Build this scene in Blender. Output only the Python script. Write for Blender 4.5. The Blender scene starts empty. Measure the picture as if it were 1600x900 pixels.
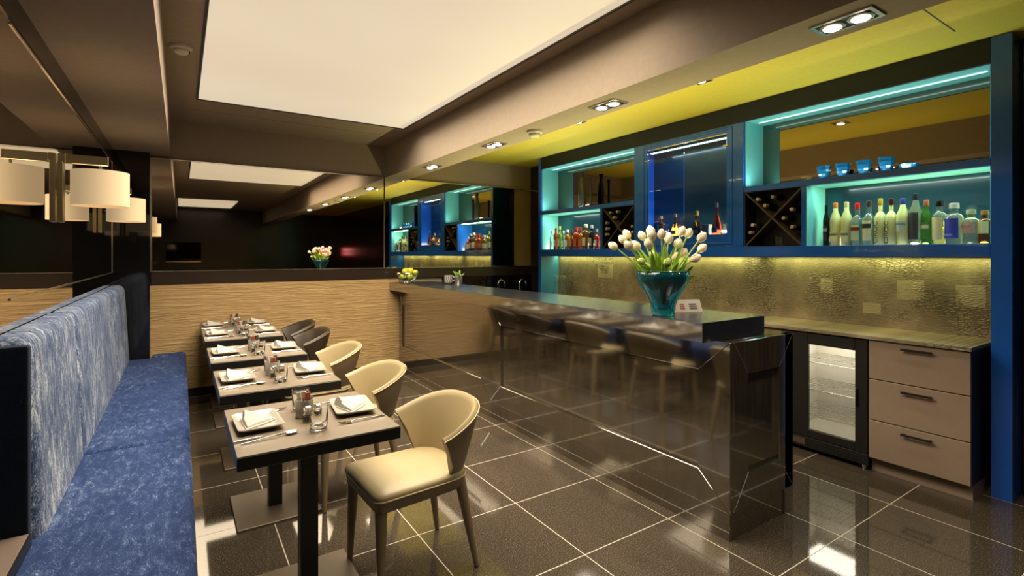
import bpy, bmesh, math, random
from mathutils import Vector, Matrix
random.seed(7)
PI = math.pi
sc = bpy.context.scene
COL = sc.collection

# ------------------------------------------------------------------ materials
def s2l(c):
    return tuple((x / 12.92 if x <= .04045 else ((x + .055) / 1.055) ** 2.4) for x in (v / 255 for v in c))

class NT:
    def __init__(self, name):
        self.m = bpy.data.materials.new(name); self.m.use_nodes = True
        self.t = self.m.node_tree; self.b = self.t.nodes['Principled BSDF']
    def n(self, typ, **kw):
        o = self.t.nodes.new(typ)
        for k, v in kw.items():
            if k in o.inputs: o.inputs[k].default_value = v
            else: setattr(o, k, v)
        return o
    def l(self, a, b): self.t.links.new(a, b)
    def coord(self, scale=(1, 1, 1), rot=(0, 0, 0), loc=(0, 0, 0), world=True):
        if world: src = self.n('ShaderNodeNewGeometry').outputs['Position']
        else: src = self.n('ShaderNodeTexCoord').outputs['Object']
        mp = self.n('ShaderNodeMapping')
        mp.inputs['Scale'].default_value = scale; mp.inputs['Rotation'].default_value = rot; mp.inputs['Location'].default_value = loc
        self.l(src, mp.inputs['Vector']); return mp.outputs['Vector']
    def noise(self, vec, scale, detail=4, rough=.55, dist=0):
        o = self.n('ShaderNodeTexNoise'); o.inputs['Scale'].default_value = scale; o.inputs['Detail'].default_value = detail
        o.inputs['Roughness'].default_value = rough; o.inputs['Distortion'].default_value = dist
        self.l(vec, o.inputs['Vector']); return o.outputs['Fac']
    def ramp(self, fac, stops):
        o = self.n('ShaderNodeValToRGB'); e = o.color_ramp.elements
        while len(e) < len(stops): e.new(.5)
        for i, (p, c) in enumerate(stops): e[i].position = p; e[i].color = (*c, 1)
        self.l(fac, o.inputs['Fac']); return o.outputs['Color']
    def mix(self, fac, a, b, mode='MIX'):
        o = self.n('ShaderNodeMix', data_type='RGBA', blend_type=mode)
        for sock, v in ((o.inputs[0], fac), (o.inputs[6], a), (o.inputs[7], b)):
            if hasattr(v, 'is_linked'): self.l(v, sock)
            elif isinstance(v, (int, float)): sock.default_value = v
            else: sock.default_value = (*v, 1)
        return o.outputs[2]
    def math(self, op, a, b=0.0, c=0.0):
        o = self.n('ShaderNodeMath', operation=op)
        for i, v in enumerate((a, b, c)):
            if hasattr(v, 'is_linked'): self.l(v, o.inputs[i])
            else: o.inputs[i].default_value = v
        return o.outputs[0]
    def bump(self, h, strength=.3, dist=.01):
        o = self.n('ShaderNodeBump'); o.inputs['Strength'].default_value = strength; o.inputs['Distance'].default_value = dist
        self.l(h, o.inputs['Height']); self.l(o.outputs['Normal'], self.b.inputs['Normal'])
    def base(self, c):
        if hasattr(c, 'is_linked'): self.l(c, self.b.inputs['Base Color'])
        else: self.b.inputs['Base Color'].default_value = (*c, 1)

def P(name, col, rough=.5, metal=0, ior=1.5, trans=0, coat=0, emis=None, estr=0, var=.12, vscale=30, sheen=0):
    """plain procedural surface: a base colour with a little noise in it"""
    t = NT(name); b = t.b
    if trans == 0 and not emis and var:
        f = t.noise(t.coord(world=False), vscale, 3)
        t.base(t.mix(f, tuple(x * (1 - var) for x in col), tuple(min(1, x * (1 + var)) for x in col)))
    else: t.base(col)
    b.inputs['Roughness'].default_value = rough; b.inputs['Metallic'].default_value = metal
    b.inputs['IOR'].default_value = ior; b.inputs['Transmission Weight'].default_value = trans
    b.inputs['Coat Weight'].default_value = coat; b.inputs['Sheen Weight'].default_value = sheen
    if emis: b.inputs['Emission Color'].default_value = (*emis, 1); b.inputs['Emission Strength'].default_value = estr
    return t.m

M = {}
M['taupe'] = P('taupe_paint', (.35, .27, .195), .75)
M['lime'] = P('lime_paint', (.60, .47, .045), .7)
M['darkbrown'] = P('dark_brown_lacquer', (.030, .019, .012), .22, ior=1.6)
M['mirror'] = P('bronze_mirror', (.84, .78, .68), .015, metal=1, var=.02)
M['dimmirror'] = P('dark_bronze_mirror', (.25, .205, .175), .03, metal=1, var=.02)
M['blackgloss'] = P('black_gloss_glass', (.006, .005, .005), .05, ior=1.6)
M['blackmatt'] = P('black_matt', (.012, .010, .009), .45)
M['blue'] = P('blue_lacquer', (.016, .125, .62), .16, coat=.5, var=.05)
M['navy'] = P('navy_lacquer', (.006, .009, .024), .14, coat=.4, var=.05)
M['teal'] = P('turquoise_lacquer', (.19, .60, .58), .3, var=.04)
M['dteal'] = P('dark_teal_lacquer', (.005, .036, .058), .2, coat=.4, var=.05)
M['chrome'] = P('polished_steel', (.82, .80, .76), .12, metal=1, var=.04)
M['bronze'] = P('brushed_bronze', (.42, .34, .20), .28, metal=1, var=.15, vscale=80)
M['bright'] = P('bevelled_edge', (.95, .9, .8), .2, metal=1, var=.02)
M['white'] = P('white_porcelain', (.43, .40, .34), .22, coat=.4, var=.03)
M['linen'] = P('white_linen', (.50, .465, .405), .85, var=.05, vscale=200)
M['glass'] = P('clear_glass', (1, 1, 1), .0, ior=1.45, trans=1)
M['winedark'] = P('dark_bottle_glass', (.012, .014, .010), .08, ior=1.6)
M['cream'] = P('cream_leather', (.375, .295, .155), .42, var=.06, vscale=160)
M['tan'] = P('tan_shaded_leather', (.19, .135, .072), .45, var=.08, vscale=160)  # outer chair shells: the shade on them is part of this darker tone
M['brownlea'] = P('dark_brown_leather', (.050, .034, .022), .4, var=.1, vscale=160)
M['leg'] = P('beige_leg_leather', (.24, .175, .10), .45, var=.06)
M['pipe'] = P('pale_piping', (.62, .50, .30), .4)
M['tabletop'] = P('dark_oak_laminate', (.170, .128, .082), .42, var=.15, vscale=18)
M['baseplate'] = P('brown_metal_plate', (.165, .125, .085), .38, metal=.3, var=.08)
M['blackedge'] = P('black_edge', (.010, .009, .008), .35)
M['ledge'] = P('pinkish_oak', (.165, .118, .095), .5, var=.12)
M['silverplate'] = P('downlight_trim', (.6, .55, .5), .25, metal=1)
M['bulb'] = P('lit_lamp_face', (1, 1, 1), .4, emis=(1, .9, .78), estr=14)
M['ivory'] = P('ivory_plastic', (.70, .63, .50), .45)
M['slot'] = P('slot_diffuser', (.36, .28, .21), .6)
M['fridgewhite'] = P('fridge_liner', (.75, .72, .62), .4)
M['greyshelf'] = P('wire_shelf', (.7, .68, .6), .25, metal=.8)
M['red'] = P('red_enamel', (.75, .02, .02), .4)
M['redglow'] = P('red_sign_glow', (.7, .02, .02), .5, emis=(.9, .02, .03), estr=2)
M['signmark'] = P('sign_marks', (.9, .9, .9), .5, emis=(1, .85, .8), estr=2)
M['stem'] = P('tulip_stem', (.30, .46, .08), .5)
M['leaf'] = P('tulip_leaf', (.32, .52, .06), .42, var=.3, vscale=25)
M['petal'] = P('cream_petal', (.94, .83, .60), .5, var=.08, vscale=40)
M['petalpink'] = P('blush_petal', (.92, .74, .56), .5, var=.1, vscale=40)
M['petalgreen'] = P('green_bud', (.62, .72, .22), .5, var=.1, vscale=40)
M['applegreen'] = P('green_apple', (.55, .62, .06), .3, var=.25, vscale=14)
M['appleyellow'] = P('yellow_apple', (.80, .58, .05), .3, var=.2, vscale=14)
M['lampglow'] = P('lamp_diffuser', (1, 1, 1), .5, emis=(1, .86, .66), estr=1.9)
M['ledline'] = P('led_profile', (1, 1, 1), .5, emis=(.75, 1, .95), estr=.9)

def velvet(name, lo, hi, stretch, rot=(0, 0, 0), lo2=None, pos=(.40, .62)):
    t = NT(name)
    v = t.coord(stretch, rot)
    a = t.noise(v, 11, 7, .78, .5)
    big = t.noise(t.coord((1, 1, 1)), 3.2, 3, .5)
    fine = t.noise(v, 95, 5, .85, .3)
    f = t.math('ADD', t.math('MULTIPLY', a, .38), t.math('ADD', t.math('MULTIPLY', fine, .50), t.math('MULTIPLY', big, .12)))
    t.base(t.ramp(f, [(pos[0], lo), ((pos[0] + pos[1]) / 2, lo2 or tuple((x + y) / 2 for x, y in zip(lo, hi))), (pos[1], hi)]))
    t.b.inputs['Roughness'].default_value = .75; t.b.inputs['Specular IOR Level'].default_value = .12; t.b.inputs['Sheen Weight'].default_value = .08
    t.b.inputs['Sheen Tint'].default_value = (.7, .8, 1, 1)
    t.bump(f, .35, .006)
    return t.m
M['velvetseat'] = velvet('blue_crushed_velvet_seat', (.010, .024, .085), (.34, .42, .58), (3.4, 1.3, 1), (0, 0, .55), (.026, .055, .165), (.455, .625))
M['velvetback'] = velvet('blue_crushed_velvet_back', (.020, .038, .105), (.60, .64, .68), (1, 3.6, 1.1), (.22, 0, 0), (.10, .140, .24), (.45, .58))
M['velvetshade'] = velvet('shaded_blue_velvet', (.009, .015, .028), (.09, .14, .19), (2, 2, 1.2), (0, 0, .4), (.006, .010, .022), (.44, .70))  # velvet of the backrest end, its shade put into the colour

def wood_panel():
    t = NT('carved_light_oak')
    v = t.coord((1.0, 1.0, 16))
    a = t.noise(v, 2.1, 5, .6, .5)
    fine = t.noise(t.coord((4, 4, 130)), 2.2, 3, .6)
    t.base(t.mix(fine, t.ramp(a, [(.3, (.47, .285, .105)), (.7, (.60, .39, .165))]), (.50, .32, .13), 'MIX'))
    ridge = t.math('ABSOLUTE', t.math('SUBTRACT', a, .5))
    t.bump(t.math('ADD', t.math('MULTIPLY', ridge, 1.0), t.math('MULTIPLY', fine, .10)), .85, .035)
    t.b.inputs['Roughness'].default_value = .42
    return t.m
M['wood'] = wood_panel()

def floor_mat():
    t = NT('polished_granite_tile')
    pos = t.n('ShaderNodeNewGeometry').outputs['Position']
    sx = t.n('ShaderNodeSeparateXYZ'); t.l(pos, sx.inputs[0])
    def line(c, off):
        d = t.math('PINGPONG', t.math('SUBTRACT', c, off), .3)   # 0 on a joint
        return t.math('LESS_THAN', d, .0023)
    g = t.math('MAXIMUM', line(sx.outputs[0], 1.62), line(sx.outputs[1], 1.82))
    sp = t.noise(pos, 170, 3, .7)
    big = t.noise(pos, 1.6, 3, .5)
    c = t.ramp(sp, [(.34, (.020, .015, .011)), (.52, (.055, .042, .029)), (.70, (.22, .175, .125))])
    c = t.mix(t.math('MULTIPLY', big, .35), c, (.10, .08, .058), 'MIX')
    t.base(t.mix(g, c, (.58, .52, .42)))
    r = t.math('ADD', t.math('MULTIPLY', g, .45), .055); t.l(r, t.b.inputs['Roughness'])
    t.b.inputs['IOR'].default_value = 1.95
    return t.m
M['floor'] = floor_mat()

def bar_stone():
    t = NT('dark_polished_bar_veneer')
    v = t.coord((16, 16, 1.2))
    a = t.noise(v, 3, 4, .6)
    t.base(t.ramp(a, [(.3, (.030, .022, .012)), (.7, (.070, .053, .030))]))
    t.b.inputs['Roughness'].default_value = .085; t.b.inputs['IOR'].default_value = 2.7; t.b.inputs['Coat Weight'].default_value = 1; t.b.inputs['Coat IOR'].default_value = 2.1; t.b.inputs['Coat Roughness'].default_value = .05
    return t.m
M['bar'] = bar_stone()
M['bartop'] = P('black_polished_top', (.014, .015, .020), .22, ior=1.8, var=.2)

def drawer_mat():
    t = NT('brown_textured_laminate')
    a = t.noise(t.coord((1, 60, 60)), 3, 3, .6)
    b = t.noise(t.coord((1, 6, 6)), 1.4, 3, .6)
    t.base(t.mix(a, (.27, .195, .140), t.mix(b, (.33, .24, .175), (.42, .305, .225))))
    t.b.inputs['Roughness'].default_value = .38; t.bump(a, .15, .002)
    return t.m
M['drawer'] = drawer_mat()

def splash_mat():
    """olive brown embossed metallic panel with lace-like relief and pale square patches"""
    t = NT('embossed_bronze_panel')
    pos = t.n('ShaderNodeNewGeometry').outputs['Position']
    sx = t.n('ShaderNodeSeparateXYZ'); t.l(pos, sx.inputs[0])
    Y, Z = sx.outputs[1], sx.outputs[2]
    big = t.noise(t.coord((0, 1, 1)), 3.0, 5, .65)
    grain = t.noise(t.coord((0, 10, 46)), 2.4, 4, .65)
    vor = t.n('ShaderNodeTexVoronoi', feature='DISTANCE_TO_EDGE'); vor.inputs['Scale'].default_value = 44
    t.l(t.coord((0, .75, 1.7)), vor.inputs['Vector'])
    lace = t.math('LESS_THAN', vor.outputs['Distance'], .07)
    zone = t.ramp(t.noise(t.coord((0, 1, 1), loc=(0, 3, 1)), 2.6, 2, .4), [(.50, (0, 0, 0)), (.58, (1, 1, 1))])
    c = t.ramp(big, [(.32, (.095, .073, .044)), (.5, (.225, .175, .110)), (.68, (.46, .37, .25))])
    c = t.mix(t.math('MULTIPLY', grain, .75), c, (.34, .265, .15))
    c = t.mix(t.math('MULTIPLY', t.math('MULTIPLY', lace, zone), .6), c, (.045, .033, .018))
    m = None
    for (y0, y1, z0, z1) in ((1.02, 1.17, 1.10, 1.24), (1.34, 1.50, 1.12, 1.26), (1.93, 2.02, 1.13, 1.25), (4.36, 4.62, 1.16, 1.32), (1.60, 1.72, 1.0, 1.08)):
        a = t.math('MULTIPLY', t.math('MULTIPLY', t.math('GREATER_THAN', Y, y0), t.math('LESS_THAN', Y, y1)),
                   t.math('MULTIPLY', t.math('GREATER_THAN', Z, z0), t.math('LESS_THAN', Z, z1)))
        m = a if m is None else t.math('MAXIMUM', m, a)
    m = t.math('MULTIPLY', m, t.ramp(big, [(.40, (.12, .12, .12)), (.50, (1, 1, 1))]))
    c = t.mix(t.math('MULTIPLY', m, .85), c, (.52, .42, .25))
    t.base(c)
    t.b.inputs['Roughness'].default_value = .42; t.b.inputs['Metallic'].default_value = .15
    h = t.math('ADD', grain, t.math('MULTIPLY', t.math('MULTIPLY', vor.outputs['Distance'], 3.0), zone))
    t.bump(h, .5, .006)
    return t.m
M['splash'] = splash_mat()

def ceiling_panel():
    t = NT('stretched_light_ceiling')
    t.base((.3, .27, .22))
    big = t.noise(t.coord((1, 1, 1)), .7, 2, .5)
    c = t.ramp(big, [(.3, (.80, .655, .47)), (.7, (.86, .72, .53))])
    t.l(c, t.b.inputs['Emission Color']); t.b.inputs['Emission Strength'].default_value = .735
    return t.m
M['lightpanel'] = ceiling_panel()

def shade_mat():
    t = NT('lit_linen_shade')
    w = t.noise(t.coord((60, 60, 140)), 3, 2, .5)
    t.base((.52, .41, .26)); t.b.inputs['Roughness'].default_value = .9
    t.l(t.mix(w, (.70, .48, .25), (.78, .55, .30)), t.b.inputs['Emission Color']); t.b.inputs['Emission Strength'].default_value = .47
    return t.m
M['shade'] = shade_mat()
M['teavase'] = P('turquoise_glass', (.03, .52, .68), .03, ior=1.5, trans=.92, coat=.3)
M['bluetumbler'] = P('blue_cut_glass', (.005, .06, .13), .10, ior=1.5, trans=.3, coat=.6)
M['smoke'] = P('clear_door_glass', (.80, .95, 1), .0, ior=1.25, trans=1)

_cache = {}
def glassy(kind):
    """bottle glass: (colour, transmission, roughness)"""
    if kind in _cache: return _cache[kind]
    spec = dict(frost=((.88, .90, .38), .25, .38), clear=((.93, .98, .86), .92, .03), amber=((.62, .20, .02), .6, .05), olive=((.30, .42, .05), .6, .06),
                green=((.08, .36, .05), .6, .06), red=((.55, .05, .015), .5, .06), brown=((.20, .07, .015), .5, .06), dark=((.012, .012, .010), 0, .08),
                yellow=((.75, .60, .08), .6, .05), blue=((.05, .20, .55), .6, .05), pale=((.70, .80, .55), .8, .05))[kind]
    _cache[kind] = P(kind + '_bottle_glass', spec[0], spec[2], ior=1.45, trans=spec[1], var=0)
    return _cache[kind]
_flat = {}
def flat(col, rough=.5):
    k = (tuple(col), rough)
    if k not in _flat: _flat[k] = P('paper_or_cap_%d' % len(_flat), s2l(col), rough, var=.05)
    return _flat[k]

# ------------------------------------------------------------------ mesh helpers
class MB:
    def __init__(self): self.v, self.f, self.mi, self.soft = [], [], [], False
    def add(self, vs, fs, mi=0, mat=None):
        o = len(self.v)
        self.v += [tuple(mat @ Vector(p)) if mat else tuple(p) for p in vs]
        self.f += [tuple(i + o for i in f) for f in fs]; self.mi += [mi] * len(fs)
        return self
    def box(self, x0, y0, z0, x1, y1, z1, bev=0, seg=2, mi=0, mat=None):
        vs = [(x, y, z) for z in (z0, z1) for y in (y0, y1) for x in (x0, x1)]
        fs = [(0, 2, 3, 1), (4, 5, 7, 6), (0, 1, 5, 4), (2, 6, 7, 3), (0, 4, 6, 2), (1, 3, 7, 5)]
        if bev: vs, fs = bevelled(vs, fs, bev, seg); self.soft = True
        return self.add(vs, fs, mi, mat)
    def prism(self, poly, z0, z1, bev=0, seg=2, axis='z', mi=0, mat=None):
        """polygon extruded along an axis; poly is in (x,y), (y,z) for axis x, (x,z) for axis y"""
        n = len(poly)
        put = {'z': lambda a, b, h: (a, b, h), 'x': lambda a, b, h: (h, a, b), 'y': lambda a, b, h: (a, h, b)}[axis]
        vs = [put(a, b, z0) for a, b in poly] + [put(a, b, z1) for a, b in poly]
        fs = [tuple(range(n - 1, -1, -1)), tuple(range(n, 2 * n))] + [(i, (i + 1) % n, n + (i + 1) % n, n + i) for i in range(n)]
        if bev: vs, fs = bevelled(vs, fs, bev, seg); self.soft = True
        return self.add(vs, fs, mi, mat)
    def lathe(self, prof, c=(0, 0, 0), seg=24, mi=0, mat=None, ripple=0, rn=6):
        vs, fs = [], []
        for r, z in prof:
            for k in range(seg):
                a = 2 * PI * k / seg; rr = r * (1 + ripple * math.cos(rn * a))
                vs.append((c[0] + rr * math.cos(a), c[1] + rr * math.sin(a), c[2] + z))
        for i in range(len(prof) - 1):
            for k in range(seg):
                a, b = i * seg + k, i * seg + (k + 1) % seg
                fs.append((a, b, b + seg, a + seg))
        if prof[0][0] > 1e-6: fs.append(tuple(range(seg - 1, -1, -1)))
        n = (len(prof) - 1) * seg
        if prof[-1][0] > 1e-6: fs.append(tuple(range(n, n + seg)))
        return self.add(vs, fs, mi, mat)
    def tube(self, pts, r, seg=8, mi=0, mat=None, flat_=1.0):
        pts = [Vector(p) for p in pts]; n = len(pts)
        rs = r if isinstance(r, (list, tuple)) else [r] * n
        vs, fs = [], []; up = None
        for i, p in enumerate(pts):
            t = (pts[min(i + 1, n - 1)] - pts[max(i - 1, 0)]).normalized()
            if up is None:
                up = Vector((0, 0, 1)) if abs(t.z) < .9 else Vector((1, 0, 0))
            s = t.cross(up).normalized(); up = s.cross(t).normalized()
            for k in range(seg):
                a = 2 * PI * k / seg
                vs.append(p + s * (math.cos(a) * rs[i]) + up * (math.sin(a) * rs[i] * flat_))
        for i in range(n - 1):
            for k in range(seg):
                a, b = i * seg + k, i * seg + (k + 1) % seg
                fs.append((a, b, b + seg, a + seg))
        fs.append(tuple(range(seg - 1, -1, -1))); fs.append(tuple(range((n - 1) * seg, n * seg)))
        return self.add(vs, fs, mi, mat)
    def build(self, name, mats, parent=None, origin=(0, 0, 0), angle=35):
        o = Vector(origin); me = bpy.data.meshes.new(name)
        me.from_pydata([tuple(Vector(p) - o) for p in self.v], [], self.f)
        for m in (mats if isinstance(mats, (list, tuple)) else [mats]): me.materials.append(m)
        me.polygons.foreach_set('material_index', self.mi)
        me.validate()
        b = bmesh.new(); b.from_mesh(me); bmesh.ops.recalc_face_normals(b, faces=b.faces); b.to_mesh(me); b.free()
        me.polygons.foreach_set('use_smooth', [True] * len(me.polygons))
        me.set_sharp_from_angle(angle=math.radians(angle))
        ob = bpy.data.objects.new(name, me); COL.objects.link(ob)
        if self.soft:
            wn = ob.modifiers.new('weighted', 'WEIGHTED_NORMAL'); wn.keep_sharp = True; wn.weight = 100
        if parent: ob.parent = parent
        else: ob.location = o
        return ob

def loft(mb, rings, mi=0, cap0=True, cap1=True):
    n = len(rings[0]); vs = [p for r in rings for p in r]; fs = []
    for i in range(len(rings) - 1):
        for k in range(n):
            a, b = i * n + k, i * n + (k + 1) % n; fs.append((a, b, b + n, a + n))
    if cap0: fs.append(tuple(range(n - 1, -1, -1)))
    if cap1: fs.append(tuple(range((len(rings) - 1) * n, len(rings) * n)))
    return mb.add(vs, fs, mi)

def bevelled(vs, fs, w, seg):
    b = bmesh.new(); vv = [b.verts.new(p) for p in vs]
    for f in fs: b.faces.new([vv[i] for i in f])
    bmesh.ops.bevel(b, geom=list(b.edges), offset=w, segments=seg, affect='EDGES', profile=.5, clamp_overlap=True)
    b.verts.index_update()
    out = [tuple(v.co) for v in b.verts], [tuple(v.index for v in f.verts) for f in b.faces]
    b.free(); return out

LABELS = {}
def tag(o, label, cat, group=None):
    n = len(label.split()); assert 4 <= n <= 16, label
    LABELS.setdefault(label, []).append(o.name)
    o['label'] = label; o['category'] = cat
    if group: o['group'] = group
    return o
def thing(name, label, cat, loc=(0, 0, 0), rz=0, group=None):
    o = bpy.data.objects.new(name, None); COL.objects.link(o); o.empty_display_size = .05
    o.location = loc; o.rotation_euler = (0, 0, rz)
    return tag(o, label, cat, group)
def struct(mb, name, mats, **k):
    o = mb.build(name, mats, **k); o['kind'] = 'structure'; return o
def dup(root, loc, rz, label, group=None):
    r = root.copy(); COL.objects.link(r); r.location = loc; r.rotation_euler = (0, 0, rz)
    for ch in list(root.children):
        c = ch.copy(); COL.objects.link(c); c.parent = r
        for g in ch.children:
            d = g.copy(); COL.objects.link(d); d.parent = c
    return tag(r, label, root['category'], group or root.get('group'))
def area(name, loc, size, power, col, rot=(0, 0, 0), spread=180):
    l = bpy.data.lights.new(name, 'AREA'); l.shape = 'RECTANGLE'; l.size, l.size_y = size; l.energy = power; l.color = col; l.spread = math.radians(spread)
    o = bpy.data.objects.new(name, l); COL.objects.link(o); o.location = loc; o.rotation_euler = rot; return o
def spot(name, loc, power, col, ang=95, blend=.6, rot=(0, 0, 0), r=.03):
    l = bpy.data.lights.new(name, 'SPOT'); l.energy = power; l.color = col; l.spot_size = math.radians(ang); l.spot_blend = blend; l.shadow_soft_size = r
    o = bpy.data.objects.new(name, l); COL.objects.link(o); o.location = loc; o.rotation_euler = rot; return o
def point(name, loc, power, col, r=.04):
    l = bpy.data.lights.new(name, 'POINT'); l.energy = power; l.color = col; l.shadow_soft_size = r
    o = bpy.data.objects.new(name, l); COL.objects.link(o); o.location = loc; return o

# ------------------------------------------------------------------ the room
XL, XR, YB, YN = -.53, 4.335, 6.07, -5.2          # left wall, right wall, back wall, wall behind
ZL, ZC, ZY = 2.41, 2.78, 2.735                     # low soffits, raised ceiling, lime ceiling over the bar
struct(MB().box(XL - .1, YN - .1, -.06, XR + .1, YB + .1, 0), 'floor', M['floor'])
struct(MB().box(XL - .1, YN, 0, XL, YB, 3), 'wall_left', M['darkbrown'])
struct(MB().box(XL - .1, YB, 0, XR + .1, YB + .1, 3), 'wall_back', M['taupe'])
struct(MB().box(XR, YN, 0, XR + .1, YB, 3), 'wall_right', M['darkbrown'])
struct(MB().box(XL - .1, YN - .1, 0, XR + .1, YN, 3), 'wall_behind', M['darkbrown'])
c = MB()
c.box(XL, YN, ZL, -.087, YB, 3.0)                                  # left soffit
c.box(-.087, YN, ZC, 2.11, YB, 3.0)                                # raised middle field
c.box(2.11, YN, ZL - .02, 2.40, YB, 3.0)                           # downstand beam over the bar front
struct(c, 'ceiling', M['taupe'])
struct(MB().box(2.40, YN, ZY, XR, YB, 3.0), 'ceiling_over_bar', M['lime'])
# back wall from the floor up: skirting, carved oak, black sill, mirrors
struct(MB().box(XL, YB - .012, 0, 2.29, YB, .085, .003, 1), 'baseboard_back', M['blackmatt'])
struct(MB().box(XL, YB - .02, .085, 2.29, YB, 1.145), 'trim_1', M['wood'])
struct(MB().box(-.245, YB - .03, 1.145, XR, YB, 1.272, .003, 1), 'trim_2', M['darkbrown'])
struct(MB().box(2.89, YB - .02, 0, XR, YB, 1.145), 'trim_6', M['blackgloss'])
# slim gap trims round the mirrors
fr = MB()
fr.box(-.245, YB - .034, 1.272, XR, YB - .018, 1.279); fr.box(-.245, YB - .034, 1.279, -.236, YB - .018, 2.388)
fr.box(-.245, YB - .034, 2.384, XR, YB - .018, 2.391)
struct(fr, 'trim_3', M['bright'])
for x0, x1, lab in ((-.245, 2.09, 'large bronze mirror on the back wall above the pale oak panelling'),
                    (2.094, 4.02, 'bronze mirror on the back wall between bar and blue cabinet')):
    o = MB().box(x0 + .009, YB - .03, 1.279, x1, YB - .002, 2.384, .002, 1).build('wall_mirror', M['mirror'], origin=((x0 + x1) / 2, YB - .02, 1.272))
    tag(o, lab, 'mirror')
# left wall mirror with its bright inlaid bevel line
t = thing('wall_mirror', 'tinted wall mirror with a thin bright outline above the blue banquette', 'mirror', (XL, 4.2, .5))
MB().box(XL + .001, 2.0, .1, XL + .006, 5.88, 2.30).build('mirror_glass', M['mirror'], t, t.location)
b = MB()
for q in ((2.55, 1.271, 5.86, 1.279), (2.55, 2.285, 5.86, 2.293), (5.852, 1.279, 5.86, 2.285)):
    b.box(XL + .006, q[0], q[1], XL + .010, q[2], q[3])
b.build('bevel_line', M['bright'], t, t.location)['label'] = 'thin bright bevelled frame line'
struct(MB().box(XL, YN, 2.30, XL + .012, 5.88, ZL), 'trim_4', M['darkbrown'])
struct(MB().box(XL, 5.88, 0, -.245, YB, ZL), 'pillar_corner', M['blackgloss'])
struct(MB().box(XL, YN, 0, XL + .01, YB, .09), 'baseboard_left', M['blackmatt'])

# luminous ceilings
t = thing('light_ceiling', 'large glowing cream light panel set in the raised ceiling', 'ceiling light', (1.04, 3.4, ZC))
MB().box(.125, 1.70, ZC - .012, 1.955, 5.04, ZC).build('diffuser', M['lightpanel'], t, t.location)
b = MB()
for q in ((.11, 1.685, 1.97, 1.70), (.11, 5.04, 1.97, 5.055), (.11, 1.70, .125, 5.04), (1.955, 1.70, 1.97, 5.04)):
    b.box(q[0], q[1], ZC - .02, q[2], q[3], ZC)
b.build('shadow_gap_frame', M['blackmatt'], t, t.location)
area('panel_light', (1.04, 3.37, ZC - .016), (1.82, 3.3), 152, (1, .87, .68), spread=144)
t = thing('light_ceiling', 'second glowing ceiling panel seen only in the back wall mirror', 'ceiling light', (.4, -3.2, ZC))
MB().box(-.05, -4.4, ZC - .012, 1.2, -2.2, ZC).build('diffuser', M['lightpanel'], t, t.location)
o = MB().box(.07, 5.49, ZC - .006, 2.0, 5.525, ZC).build('linear_air_vent', M['slot'], origin=(1.03, 5.5, ZC))
tag(o, 'long thin air slot in the ceiling beyond the light panel', 'air vent')

# sensors
def detector(loc, lab):
    t = thing('smoke_detector', lab, 'smoke detector', loc)
    MB().lathe([(.062, 0), (.062, -.012), (.058, -.018), (.046, -.022)], seg=28).build('base', M['ivory'], t)
    b = MB().lathe([(.044, -.022), (.044, -.036), (.034, -.046), (.0, -.049)], seg=28)
    d = b.build('sensor_head', M['ivory'], t)
    g = MB()
    for k in range(9):
        a = -1.9 + k * .22; g.box(-.0025, -.005, -.038, .0025, .001, -.026, mat=Matrix.Rotation(a + PI, 4, 'Z') @ Matrix.Translation((0, -.0425, 0)))
    g.build('vent_slots', M['blackmatt'], d)
detector((.003, 3.87, ZC), 'round ivory smoke detector left of the glowing light panel')
detector((2.27, 3.125, ZL - .02), 'round ivory smoke detector on the beam over the bar')

# recessed downlights
def downlight(loc, lab, lamps, L, W, grp, power):
    t = thing('downlight', lab, 'downlight', loc, 0, grp)
    b = MB(); z0, z1 = -.008, 0
    b.box(-W, -L, z0, W, -L + .016, z1); b.box(-W, L - .016, z0, W, L, z1); b.box(-W, -L + .016, z0, -W + .016, L - .016, z1); b.box(W - .016, -L + .016, z0, W, L - .016, z1)
    b.build('trim_frame', M['silverplate'], t)
    MB().box(-W + .016, -L + .016, -.003, W - .016, L - .016, 0).build('recess', M['blackmatt'], t)
    for y in lamps:
        MB().lathe([(.047, -.003), (.047, -.010), (.038, -.012)], (0, y, 0), 20).build('lamp_ring', M['silverplate'], t)
        MB().lathe([(.036, -.009), (.030, -.016), (0, -.018)], (0, y, 0), 20).build('lamp', M['bulb'], t)
        spot('downlight_beam', (loc[0], loc[1] + y, loc[2] - .03), power, (1, .88, .70), 110, .8)
for y, lab in ((.955, 'twin downlight in the beam nearest the viewer, right of the light panel'), (2.32, 'twin downlight in the beam above the near end of the bar'),
               (3.70, 'twin downlight in the beam above the middle of the bar'), (4.98, 'twin downlight in the beam closest to the back wall')):
    downlight((2.255, y, ZL - .02), lab, (-.052, .052), .115, .066, 'twin downlights along the beam', 26)
for y, lab in ((2.34, 'single downlight in the lime ceiling in front of the glazed cabinet'), (3.72, 'single downlight in the lime ceiling in front of the far shelves'),
               (.80, 'single downlight in the lime ceiling by the blue pillar')):
    downlight((3.22, y, ZY), lab, (0,), .062, .062, 'single downlights in the lime ceiling', 22)
hatch = MB()
for q in ((3.02, .50, 3.026, 1.02), (3.02, 1.014, 3.75, 1.02)): hatch.box(q[0], q[1] - .0, ZY - .002, q[2], q[3], ZY)
struct(hatch, 'trim_5', M['blackmatt'])


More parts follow.
